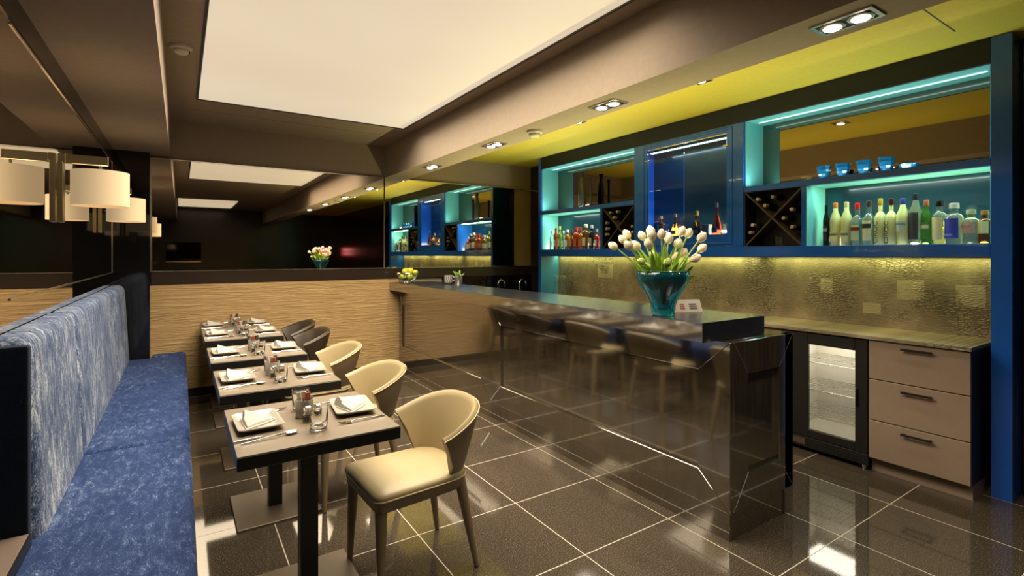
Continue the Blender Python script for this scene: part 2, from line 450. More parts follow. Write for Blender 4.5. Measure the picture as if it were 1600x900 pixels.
# ------------------------------------------------------------------ banquette
t = thing('banquette', 'long blue crushed velvet banquette along the mirrored left wall', 'banquette seat', (-.25, 3.8, 0))
LB = t.location
for y0, y1 in ((2.34, 3.24), (3.24, 4.86), (4.86, 5.875)):
    mb = MB(); rings = []
    for y, e in ((y0 + .002, .055), (y0 + .004, .036), (y0 + .012, .020), (y0 + .026, .008), (y0 + .05, 0), (y1 - .05, 0), (y1 - .026, .008), (y1 - .012, .020), (y1 - .004, .036), (y1 - .002, .055)):
        prof = [(-.519, .40), (-.394 - e, .40), (-.396 - e, .47), (-.428 - e * .9, 1.09 - e * .5), (-.434 - e * .9, 1.125 - e), (-.446 - e * .6, 1.148 - e), (-.466 - e * .4, 1.160 - e), (-.519, 1.162 - e)]
        rings.append([(a, y, b) for a, b in prof])
    loft(mb, rings); mb.build('back_cushion', M['velvetback'], t, LB, 50)
for y0, y1 in ((.6, 1.78), (1.78, 3.22), (3.22, 4.68), (4.68, 5.875)):
    mb = MB(); mb.box(-.519, y0 + .001, .32, .045, y1 - .001, .462, .03, 3); mb.build('seat_cushion', M['velvetseat'], t, LB, 50)
MB().box(-.235, 5.875, .32, .045, 6.045, .47, .03, 3).build('seat_cushion', M['velvetseat'], t, LB, 50)
MB().box(-.519, 2.302, .464, -.425, 2.338, 1.135, .012, 2).build('end_panel', M['velvetshade'], t, LB)  # near end of the backrest, coloured dark for the shade on it
MB().box(-.515, .62, .04, -.06, 5.87, .335).build('base', M['blackmatt'], t, LB)
# low oak ledge that closes the near end of the backrest
t = thing('side_ledge', 'pinkish oak ledge at the near end of the blue banquette', 'ledge', (-.47, 1.6, .462))
MB().box(-.518, .9, .464, -.425, 2.298, .505, .002, 1).build('top', M['ledge'], t, t.location)
MB().box(-.425, .9, .464, -.418, 2.298, .503).build('edge_band', M['blackedge'], t, t.location)

# ------------------------------------------------------------------ wall lamps
def sconce(y, lab):
    t = thing('wall_lamp', lab, 'wall lamp', (XL + .010, y, 1.75), 0, 'drum shade wall lamps on the mirror')
    MB().box(0, -.03, -.145, .022, .03, .165, .002, 1).build('bracket', M['bronze'], t)
    MB().box(.022, -.011, .17 - .012, .20, .011, .205, .002, 1).build('arm', M['bronze'], t)
    MB().box(0, -.02, .165, .03, .02, .205, .002, 1).build('arm_mount', M['bronze'], t)
    MB().tube([(.168, 0, .16), (.168, 0, .06)], .006, 8).build('stem', M['bronze'], t)
    n = 36; b = MB(); R, r = .122, .1195; z0, z1 = -.055, .125
    b.lathe([(r, z0), (R, z0), (R, z1), (r, z1), (r, z0)], (.168, 0, 0), n)
    s = b.build('lamp_shade', M['shade'], t)
    MB().lathe([(r, z0 + .006), (r, z0 + .009), (0, z0 + .009)], (.168, 0, 0), n).build('diffuser', M['lampglow'], s)
    point('lamp_bulb', (XL + .178, y, 1.78), .8, (1, .78, .52), .03)
sconce(3.406, 'bronze wall lamp with cream drum shade, nearest on the mirrored wall')
sconce(4.896, 'bronze wall lamp with cream drum shade, farther one near the black corner')

# ------------------------------------------------------------------ tables and settings
TY = (2.265, 3.165, 4.055, 5.03, 5.67)
TN = ('nearest table', 'second table from the viewer', 'middle table of the row', 'fourth table from the viewer', 'farthest table by the oak wall')
TX = .4525
def make_table(loc, lab):
    t = thing('dining_table', lab, 'table', loc, 0, 'dark square tables along the banquette')
    MB().box(-.2925, -.315, .695, .2925, .315, .742, .0015, 1).build('tabletop_edge', M['blackedge'], t)
    MB().box(-.2905, -.313, .742, .2905, .313, .745).build('tabletop', M['tabletop'], t)
    MB().box(-.035, -.035, .012, .035, .035, .695, .002, 1).build('column', M['blackedge'], t)
    MB().box(-.21, -.225, 0, .21, .225, .014, .002, 1).build('base_plate', M['baseplate'], t)
    return t
TL = ('dark oak pedestal table nearest the viewer, beside the open cream chair', 'dark oak pedestal table second from the viewer',
      'dark oak pedestal table in the middle of the row of five', 'dark oak pedestal table joined to the farthest one', 'dark oak pedestal table farthest away, against the oak wall')
tab0 = make_table((TX, TY[0], 0), TL[0])
for i in range(1, 5): dup(tab0, (TX, TY[i], 0), 0, TL[i])

def rrect(w, h, r, n=5):
    out = []
    for cx, cy, a0 in ((w - r, h - r, 0), (-w + r, h - r, PI / 2), (-w + r, -h + r, PI), (w - r, -h + r, 3 * PI / 2)):
        for k in range(n + 1):
            a = a0 + PI / 2 * k / n; out.append((cx + r * math.cos(a), cy + r * math.sin(a)))
    return out
def plate_mesh():
    mb = MB()
    lay = [(.052, .092, .014, 0), (.058, .098, .016, .004), (.080, .122, .020, .017), (.084, .126, .022, .020), (.083, .125, .022, .023), (.078, .120, .020, .0225), (.062, .104, .016, .011), (.052, .094, .012, .0095)]
    return loft(mb, [[(x, y, z) for x, y in rrect(w, h, r)] for w, h, r, z in lay])
def napkin_mesh():
    """napkin folded to a triangle: flat under-layer, then a raised pleat that falls to a point"""
    mb = MB()
    A, B, T = Vector((-.056, -.090, 0)), (Vector((-.050, .082, 0))), Vector((.076, -.012, 0))
    tri = [A, A.lerp(T, .5) + Vector((.002, -.006, 0)), T, T.lerp(B, .5), B, B.lerp(A, .5) + Vector((-.003, 0, 0))]
    loft(mb, [[(p.x, p.y, z) for p in tri] for z in (0, .004)])
    up = [(-.050, -.078, .0045), (.006, -.046, .0045), (.066, -.010, .0045), (.010, .040, .0045), (-.044, .070, .0045), (-.050, .0, .0045)]
    top = [(-.050, -.074, .010), (.004, -.043, .012), (.064, -.010, .007), (.006, .034, .020), (-.044, .062, .030), (-.050, .002, .024)]
    pk = [(-.040, -.050, .013), (.0, -.026, .018), (.040, -.006, .013), (-.006, .022, .034), (-.040, .040, .046), (-.046, .004, .032)]
    loft(mb, [up, top, pk])
    return mb
def fork_mesh():
    mb = MB()
    mb.tube([(-.10, 0, .004), (-.06, 0, .005), (.0, 0, .008), (.03, 0, .010), (.048, 0, .006)], [.0052, .0055, .0038, .0032, .005], 8, flat_=.5)
    mb.box(.046, -.011, .003, .068, .011, .0055, .0012, 1)
    return mb
def tines_mesh():
    mb = MB()
    for y in (-.0092, -.0031, .0031, .0092): mb.tube([(.066, y, .0045), (.085, y, .005), (.10, y, .010)], [.0019, .0017, .0010], 6)
    return mb
def spoon_mesh():
    return MB().tube([(-.10, 0, .004), (-.06, 0, .005), (.0, 0, .009), (.035, 0, .011), (.055, 0, .006)], [.0052, .0055, .0038, .0030, .004], 8, flat_=.5)
def bowl_mesh():
    mb = MB(); rings = []
    for s, z in ((.2, .001), (.7, .003), (1.0, .009), (.94, .0092), (.6, .0050), (.15, .0035)):
        rings.append([(.077 + .026 * s * math.cos(2 * PI * k / 18), .0165 * s * math.sin(2 * PI * k / 18), z) for k in range(18)])
    return loft(mb, rings)
def knife_mesh():
    return MB().tube([(-.105, 0, .005), (-.07, 0, .0055), (-.01, 0, .005)], [.0055, .006, .0048], 8, flat_=.6)
def blade_mesh():
    return MB().prism([(-.012, -.004), (.06, -.008), (.085, -.007), (.105, .003), (.10, .0055), (-.012, .0045)], .0035, .0055, .0005, 1)
protos = {}
def proto_or_copy(key, make, loc, rz, lab, grp):
    if key in protos: return dup(protos[key], loc, rz, lab, grp)
    o = make(lab, loc, rz, grp); protos[key] = o; return o
def mk_plate(l, p, r, g): return tag_at(plate_mesh().build('side_plate', M['white']), l, 'plate', p, r, g)
def tag_at(o, l, cat, p, r, g): o.location = p; o.rotation_euler = (0, 0, r); return tag(o, l, cat, g)
def mk_napkin(l, p, r, g): return tag_at(napkin_mesh().build('napkin', M['linen'], angle=25), l, 'napkin', p, r, g)
def mk_fork(l, p, r, g):
    t = thing('dinner_fork', l, 'fork', p, r, g); fork_mesh().build('handle', M['chrome'], t); tines_mesh().build('tines', M['chrome'], t); return t
def mk_spoon(l, p, r, g):
    t = thing('table_spoon', l, 'spoon', p, r, g); spoon_mesh().build('handle', M['chrome'], t); bowl_mesh().build('spoon_bowl', M['chrome'], t); return t
def mk_knife(l, p, r, g):
    t = thing('table_knife', l, 'knife', p, r, g); knife_mesh().build('handle', M['chrome'], t); blade_mesh().build('blade', M['chrome'], t); return t
def mk_tumbler(l, p, r, g):
    t = thing('water_glass', l, 'glass', p, r, g)
    MB().lathe([(0, 0), (.030, 0), (.033, .004), (.0335, .02), (.0375, .095), (.0360, .0955), (.0320, .026), (.026, .018), (0, .016)], seg=28).build('glass_body', M['glass'], t); return t
def mk_shaker(l, p, r, g):
    t = thing('condiment_shaker', l, 'shaker', p, r, g)
    MB().lathe([(0, 0), (.017, 0), (.0185, .003), (.0165, .042), (.014, .046), (0, .046)], seg=16).build('glass_jar', M['glass'], t)
    MB().lathe([(.0150, .046), (.0155, .050), (.0145, .062), (.008, .066), (0, .067)], seg=16).build('cap', M['chrome'], t)
    MB().lathe([(0, .004), (.0125, .004), (.0125, .026), (0, .028)], seg=12).build('contents', M['white'], t); return t
def mk_holder(l, p, r, g):
    return tag_at(MB().lathe([(0, 0), (.034, 0), (.0365, .003), (.0375, .075), (.0355, .075), (.034, .006), (0, .005)], seg=28).build('sugar_pot', M['white']), l, 'sugar pot', p, r, g)
pack_cols = [flat((140, 80, 65)), flat((205, 190, 170)), flat((90, 60, 50)), flat((225, 215, 200)), flat((170, 90, 60)), flat((60, 50, 52))]
zt = .7455
for i, y in enumerate(TY):
    T = TN[i]
    for side, x, rz in (('banquette', .255, 0), ('chair', .675, PI)):
        px = TX + (-.190 if side == 'banquette' else .192)
        pr = .03 if side == 'banquette' else -.10
        proto_or_copy('plate', mk_plate, (px, y + .025, zt), pr, 'white rectangular plate on the %s side of the %s' % (side, T), 'white rectangular plates on the tables')
        if side == 'banquette': nr, ny = .10 + random.uniform(-.06, .06), y + .03
        else: nr, ny = PI * .0 + .35 + random.uniform(-.06, .06), y + .03
        proto_or_copy('napkin', mk_napkin, (px, ny, zt + .0105), nr, 'folded white napkin on the %s side plate of the %s' % (side, T), 'folded white napkins on plates')
    g1 = 'cutlery laid on the tables'
    proto_or_copy('knife', mk_knife, (TX - .185, y - .150, zt), .10, 'steel knife before the banquette side plate on the %s' % T, g1)
    proto_or_copy('spoon', mk_spoon, (TX - .170, y - .178, zt), .16, 'steel spoon before the banquette side plate on the %s' % T, g1)
    proto_or_copy('fork', mk_fork, (TX - .155, y + .175, zt), .10, 'steel fork behind the banquette side plate on the %s' % T, g1)
    proto_or_copy('fork', mk_fork, (TX + .185, y - .158, zt), PI + .08, 'steel fork before the chair side plate on the %s' % T, g1)
    proto_or_copy('knife', mk_knife, (TX + .150, y + .185, zt), PI + .10, 'steel knife behind the chair side plate on the %s' % T, g1)
    # centre group
    proto_or_copy('glass', mk_tumbler, (TX + .005, y - .175, zt), 0, 'clear water glass standing foremost on the %s' % T, 'water glasses on the tables')
    proto_or_copy('glass', mk_tumbler, (TX - .005, y + .135, zt), 0, 'clear water glass behind the sugar pot on the %s' % T, 'water glasses on the tables')
    hp = (TX - .008, y + .030, zt)
    proto_or_copy('holder', mk_holder, hp, 0, 'white pot of sugar packets on the %s' % T, 'sugar pots on the tables')
    for k in range(5):
        a = 2 * PI * k / 5 + i; tilt = .17
        mb = MB().box(-.011, -.0025, 0, .011, .0025, .100, .001, 1)
        o = mb.build('sugar_packet', pack_cols[(k + i) % 6]) if ('pk', (k + i) % 6) not in protos else protos[('pk', (k + i) % 6)].copy()
        if ('pk', (k + i) % 6) not in protos: protos[('pk', (k + i) % 6)] = o
        else: COL.objects.link(o)
        o.location = (hp[0] + .013 * math.cos(a), hp[1] + .013 * math.sin(a), zt + .008)
        o.rotation_euler = (-tilt * math.sin(a) + random.uniform(-.04, .04), tilt * math.cos(a) + random.uniform(-.04, .04), a + PI / 2)
        tag(o, 'paper sugar packet standing in the white pot on the %s' % T, 'sugar packet', 'sugar packets on the ' + T)
    proto_or_copy('shaker', mk_shaker, (TX - .014, y - .055, zt), 0, 'glass shaker nearer the banquette on the %s' % T, 'shakers on the tables')
    proto_or_copy('shaker', mk_shaker, (TX + .030, y - .045, zt), 0, 'glass shaker nearer the chair on the %s' % T, 'shakers on the tables')

# ------------------------------------------------------------------ tub chairs (facing -x)
def superell(t, a, b, n=2.6):
    c_, s_ = math.cos(t), math.sin(t)
    return a * math.copysign(abs(c_) ** (2 / n), c_), b * math.copysign(abs(s_) ** (2 / n), s_)
def make_chair(loc, rz, lab, mi_, mo_, ml_, mp_):
    t = thing('tub_chair', lab, 'chair', loc, rz, 'leather tub chairs along the tables')
    # seat: rounded trapezoid pad, front towards -x
    def outline(k, r=.05):
        f, bk, xf, xb = .215 * k, .20 * k, -.255 * k, .215 * k
        pts = [(xf, -f), (xb, -bk), (xb, bk), (xf, f)]; out = []
        for i in range(4):
            p, a, b = Vector(pts[i]), Vector(pts[i - 1]), Vector(pts[(i + 1) % 4]); rr = r * k if i in (0, 3) else .12 * k
            d1, d2 = (a - p).normalized(), (b - p).normalized()
            s, e = p + d1 * rr, p + d2 * rr
            for q in range(7):
                u = q / 6; out.append(tuple(s * (1 - u) ** 2 + p * 2 * u * (1 - u) + e * u * u))
        return out
    mb = MB(); loft(mb, [[(x, y, z) for x, y in outline(k)] for k, z in ((.985, .425), (1.0, .432), (1.0, .440), (.985, .450), (.93, .459), (.80, .466), (.45, .470))])
    mb.build('seat', mi_, t, angle=60)
    mb = MB(); loft(mb, [[(x, y, z) for x, y in outline(k)] for k, z in ((.90, .375), (.96, .382), (.985, .425))]); mb.build('seat_frame', mo_, t, angle=60)
    ring = [(x, y, .431) for x, y in outline(1.003)]; MB().tube(ring + [ring[0], ring[1]], .003, 6).build('piping', mp_, t)
    # wrap-around shell: outer skin, inner skin and a rounded top roll
    N = 34; amax = math.radians(89)
    inner, outer = MB(), MB()
    secs = []
    for i in range(N + 1):
        a = -amax + 2 * amax * i / N; u = abs(a) / amax
        zt_ = .738 - .098 * (u ** 2.0)
        zb = .372 + .05 * max(0, (u - .70) / .30)
        def at(h, off):
            # h 0..1 from the bottom to the top: the shell leans outwards as it rises
            lean = .185 + .068 * h
            aa = a * (.74 + .26 * h)
            x, y = superell(aa, lean + .03 * h * (1 - u) + off, lean + .000 + off)
            return (x + .015, y)
        sec = []
        for h, off, z in ((0, .004, zb), (.35, .012, None), (.7, .016, None), (.95, .016, None), (1.0, .012, None)):
            zz = zb + (zt_ - zb) * h; x, y = at(h, off); sec.append((x, y, zz))
        x, y = at(1.0, 0); sec.append((x, y, zt_ + .010))
        for h, off in ((1.0, -.012), (.95, -.016), (.6, -.016), (.28, -.014)):
            zz = zb + (zt_ - zb) * h; x, y = at(h, off); sec.append((x, y, zz))
        secs.append(sec)
    def skin(rows, mb, j0, j1):
        m = j1 - j0 + 1; vs = [r[j] for r in rows for j in range(j0, j1 + 1)]; fs = []
        for i in range(len(rows) - 1):
            for j in range(m - 1):
                p = i * m + j; fs.append((p, p + 1, p + m + 1, p + m))
        mb.add(vs, fs)
    # closed solid: outer skin + roll + inner skin, with end caps
    n = len(secs[0]); vs = [p for s in secs for p in s]; fs = []; mi = []
    for i in range(N):
        for j in range(n):
            k = (j + 1) % n
            fs.append((i * n + j, (i + 1) * n + j, (i + 1) * n + k, i * n + k)); mi.append(1 if j < 4 else 0)
    fs.append(tuple(range(n))); mi.append(0); fs.append(tuple(range((N + 1) * n - 1, N * n - 1, -1))); mi.append(0)
    mb = MB(); mb.v = vs; mb.f = fs; mb.mi = mi
    mb.build('backrest', [mi_, mo_], t, angle=70)
    sl = [s[4] for s in secs]; MB().tube([(x * 1.012, y * 1.012, z - .004) for x, y, z in sl], .0028, 6).build('back_piping', mp_, t)
    for sx, sy in ((-1, -1), (-1, 1), (1, -1), (1, 1)):
        if sx < 0: top, bot = (-.215, .165 * sy, .42), (-.225, .195 * sy, .004)
        else: top, bot = (.165, .150 * sy, .43), (.235, .195 * sy, .004)
        pts = [tuple(Vector(top).lerp(Vector(bot), k / 6)) for k in range(7)]
        lg = MB().tube(pts, [.026, .025, .0225, .020, .0175, .015, .0125], 12).build('leg', ml_, t)
        MB().lathe([(.010, 0), (.010, .005), (.008, .006)], (bot[0], bot[1], 0), 12).build('foot_glide', M['blackmatt'], lg)
    return t
CX = .90
ch = make_chair((CX, 2.215, 0), .05, 'cream leather tub chair nearest the viewer, its seat in full view', M['cream'], M['tan'], M['leg'], M['pipe'])
dup(ch, (CX - .01, 3.12, 0), .03, 'cream leather tub chair at the second table from the viewer')
dup(ch, (CX - .02, 4.02, 0), -.02, 'cream leather tub chair at the middle table, before the brown ones')
dk = make_chair((CX - .02, 4.98, 0), .0, 'dark brown leather tub chair just behind the third cream chair', M['brownlea'], M['brownlea'], M['brownlea'], M['tan'])
dup(dk, (CX - .02, 5.62, 0), .02, 'dark brown leather tub chair farthest away, by the oak wall')

# ------------------------------------------------------------------ the bar
t = thing('bar_counter', 'long glossy dark bar counter with recessed front panels', 'bar counter', (2.55, 3.8, 0)); LB = t.location
FX = 2.29
MB().box(FX + .03, 1.53, .0, 2.80, 6.05, 1.0).build('body', M['bar'], t, LB)
MB().box(FX + .004, 1.500, 0, FX + .03, 6.04, .14, .002, 1).build('plinth', M['bar'], t, LB)
fr = MB()
def mitred(mb, a0, a1, b0, b1, ia0, ia1, ib0, ib1, h0, h1, axis):
    for q in ([(a0, b0), (a1, b0), (ia1, ib0), (ia0, ib0)], [(a1, b0), (a1, b1), (ia1, ib1), (ia1, ib0)], [(a1, b1), (a0, b1), (ia0, ib1), (ia1, ib1)], [(a0, b1), (a0, b0), (ia0, ib0), (ia0, ib1)]):
        mb.prism(q, h0, h1, .0022, 1, axis)
mitred(fr, 1.494, 3.834, .14, .999, 1.68, 3.652, .31, .834, FX, FX + .03, 'x')
mitred(fr, 3.834, 6.04, .14, .999, 3.993, 5.952, .31, .834, FX, FX + .03, 'x')
fr.build('front_frame', M['bar'], t, LB, 20)
for y0, y1 in ((1.68, 3.652), (3.993, 5.952)):
    MB().box(FX + .018, y0, .31, FX + .03, y1, .834).build('recessed_panel', M['bar'], t, LB)
en = MB(); mitred(en, FX + .03, 2.885, .14, .999, 2.45, 2.742, .318, .826, 1.494, 1.53, 'y'); en.build('end_frame', M['bar'], t, LB, 20)
MB().box(2.45, 1.516, .318, 2.742, 1.53, .826).build('recessed_panel', M['bar'], t, LB)
MB().box(FX + .03, 1.504, 0, 2.88, 1.53, .14, .002, 1).build('plinth', M['bar'], t, LB)
MB().box(2.885, 1.55, .955, 2.92, 5.3, .975, .002, 1).build('led_profile', M['silverplate'], t, LB)  # added mount for the made-up uplight, no known fitting
MB().box(2.80, 1.494, 0, 2.885, 6.04, .999, .002, 1).build('back_panel', M['bar'], t, LB)
o = MB().box(2.16, 1.56, 1.001, 2.712, 6.035, 1.10, .0025, 2).build('countertop', (M['bar'], M['bartop']), origin=(2.44, 3.8, 1.001))
for f in o.data.polygons: f.material_index = 0 if f.normal.x < -.7 else 1
tag(o, 'thick black polished bar top overhanging the counter front', 'bar top')

# ------------------------------------------------------------------ back bar: base units
t = thing('drawer_unit', 'brown three drawer base cabinet beside the glass door fridge', 'drawer cabinet', (4.0, 1.22, 0)); LB = t.location
MB().box(3.832, .963, .095, XR - .01, 1.482, .878).build('body', M['blackmatt'], t, LB)
MB().box(3.865, .968, 0, XR - .01, 1.482, .095).build('plinth', M['drawer'], t, LB)
for z0, z1, hz in ((.622, .876, .842), (.353, .616, .572), (.098, .347, .306)):
    d = MB().box(3.812, .965, z0, 3.832, 1.480, z1, .002, 1).build('drawer', M['drawer'], t, LB)
    b = MB(); b.box(3.784, 1.137, hz - .007, 3.792, 1.297, hz + .007, .001, 1)
    for y in (1.145, 1.277): b.box(3.790, y, hz - .005, 3.813, y + .012, hz + .005)
    b.build('handle', M['blackmatt'], d, LB)
t = thing('bar_fridge', 'black undercounter fridge with lit glass door and wire shelves', 'fridge', (4.0, 1.76, 0)); LB = t.location
b = MB(); Y0, Y1 = 1.487, 2.06
b.box(3.84, Y0, .03, XR - .01, Y0 + .02, .872); b.box(3.84, Y1 - .02, .03, XR - .01, Y1, .872); b.box(3.84, Y0, .852, XR - .01, Y1, .872); b.box(3.84, Y0, .03, XR - .01, Y1, .11); b.box(XR - .03, Y0, .03, XR - .01, Y1, .872)
b.build('body', M['blackmatt'], t, LB)
b = MB(); b.box(3.845, Y0 + .02, .11, 4.30, Y0 + .03, .852); b.box(3.845, Y1 - .03, .11, 4.30, Y1 - .02, .852); b.box(4.295, Y0 + .02, .11, 4.305, Y1 - .02, .852); b.box(3.845, Y0 + .02, .11, 4.30, Y1 - .02, .125); b.box(3.845, Y0 + .02, .84, 4.30, Y1 - .02, .852)
b.build('liner', M['fridgewhite'], t, LB)
for z in (.655, .455, .27):
    s = MB()
    for k in range(16): s.tube([(3.87, Y0 + .04 + k * .0325, z), (4.28, Y0 + .04 + k * .0325, z)], .0022, 5)
    for x in (3.87, 4.07, 4.28): s.tube([(x, Y0 + .032, z - .003), (x, Y1 - .032, z - .003)], .003, 5)
    s.build('wire_shelf', M['greyshelf'], t, LB)
b = MB()
for y in (1.66, 1.69): b.box(4.285, y, .35, 4.296, y + .014, .80)
b.build('shelf_rail', M['blackmatt'], t, LB)
d = MB(); d.box(3.812, Y0, .115, 3.842, 1.562, .872, .003, 1); d.box(3.812, 1.868, .115, 3.842, Y1, .872, .003, 1); d.box(3.812, 1.562, .79, 3.842, 1.868, .872, .003, 1); d.box(3.812, 1.562, .115, 3.842, 1.868, .172, .003, 1)
door = d.build('door', M['blackmatt'], t, LB)
MB().box(3.824, 1.56, .17, 3.830, 1.87, .792).build('pane', M['glass'], door, LB)
MB().box(3.800, 1.543, .415, 3.812, 1.556, .54, .002, 1).build('handle', M['blackgloss'], door, LB)
g = MB().box(3.818, Y0, .033, 3.84, Y1, .108, .002, 1)
for k in range(14):
    for zz in (.05, .072): g.box(3.815, Y0 + .02 + k * .024, zz, 3.819, Y0 + .034 + k * .024, zz + .010)
gr = g.build('grille', M['blackmatt'], t, LB)
MB().box(3.814, 1.89, .05, 3.819, 1.975, .095).build('badge_plate', M['silverplate'], gr, LB)
for y in (Y0 + .02, Y1 - .05): MB().lathe([(.012, 0), (.014, .004), (.012, .033)], (3.84, y + .01, 0), 10).build('foot', M['chrome'], t, LB)
area('fridge_lamp', (4.05, 1.77, .835), (.3, .4), 2.2, (1, .93, .78))
t = thing('base_cabinet', 'dark base cabinet behind the bar, left of the fridge', 'cabinet', (4.0, 3.7, 0)); LB = t.location
MB().box(3.85, 2.065, .09, XR - .01, 5.44, .878).build('body', M['blackmatt'], t, LB)
MB().box(3.89, 2.065, 0, XR - .01, 5.44, .09).build('plinth', M['blackmatt'], t, LB)
for k in range(6):
    y = 2.07 + k * .5617
    dr = MB().box(3.828, y, .10, 3.85, y + .556, .876, .002, 1).build('door', M['drawer'], t, LB)
    MB().box(3.80, y + .2, .80, 3.828, y + .36, .812, .001, 1).build('handle', M['blackmatt'], dr, LB)
o = MB().box(3.795, .955, .880, XR - .002, 5.44, .905, .002, 1).build('worktop', M['splash'], origin=(4.05, 3, .88)); tag(o, 'long olive bronze worktop under the embossed splashback', 'worktop')
o = MB().box(XR - .012, .957, .906, XR - .001, 5.44, 1.425).build('splashback', M['splash'], origin=(XR, 3, .906)); tag(o, 'embossed olive bronze splashback panel above the worktop', 'splashback')
# return counter under the back wall
t = thing('sink_counter', 'dark sink counter against the back wall behind the bar', 'counter', (3.6, 5.76, 0)); LB = t.location
MB().box(2.95, 5.46, 0, XR - .01, 6.035, .878).build('body', M['blackmatt'], t, LB)
MB().box(2.93, 5.445, .879, XR - .01, 6.035, .905, .002, 1).build('counter_top', M['blackgloss'], t, LB)
for (x, y), lab in (((3.60, 5.80), 'arched chrome tap on the sink counter, left one'), ((3.95, 5.80), 'arched chrome tap on the sink counter beside the blue cabinet')):
    tp = thing('sink_tap', lab, 'tap', (x, y, .905), 0, 'chrome taps behind the bar')
    MB().lathe([(.024, 0), (.024, .012), (.016, .016)], seg=16).build('base', M['chrome'], tp)
    pts = [(0, 0, .014), (0, 0, .13)] + [(.055 - .055 * math.cos(a), 0, .13 + .06 * math.sin(a)) for a in [PI * k / 8 for k in range(1, 9)]] + [(.11, 0, .10)]
    MB().tube(pts, .011, 10).build('spout', M['chrome'], tp)
    MB().tube([(0, .0, .05), (0, -.05, .065)], [.008, .006], 8).build('lever', M['chrome'], tp)

# ------------------------------------------------------------------ blue wall cabinet
t = thing('wall_cabinet', 'tall blue lacquered bar cabinet with turquoise niches over the splashback', 'bar cabinet', (4.18, 3.2, 1.42)); LB = t.location
X0, X1 = 4.02, XR - .002; YN_, YF = .927, 5.45          # near and far inside faces
Z0, Z1 = 1.425, ZY - .003
MB().box(X0, .833, 0, X1, YN_, Z1, .002, 1).build('end_pillar', M['blue'], t, LB)
MB().box(X0, 5.40, .906, X1, YF, Z1, .002, 1).build('end_panel', M['blue'], t, LB)
MB().box(X0 + .003, 5.386, .907, X1 - .014, 5.399, 1.424).build('end_lining', P('sky_blue_lacquer', (.07, .30, .62), .3, var=.04), t, LB)
fb = MB()
fb.box(X0, YN_, Z0, X1, 5.40, 1.508, .002, 1)                      # bottom band
MB().box(X0, YN_, 2.579, X0 + .022, 5.40, Z1, .002, 1).build('fascia', P('blue_in_shade', (.005, .008, .022), .55), t, LB)['label'] = 'near black top band, shade put into the colour'  # shade on the blue top band is put into this darker colour
fb.box(X0, 2.502, 1.508, X0 + .022, 2.66, 2.578, .002, 1); fb.box(X0, 3.56, 1.508, X0 + .022, 3.738, 2.578, .002, 1)
fb.box(X0, 2.66, 1.508, X0 + .022, 3.56, 1.622, .002, 1); fb.box(X0, 2.66, 2.515, X0 + .022, 3.56, 2.578, .002, 1)
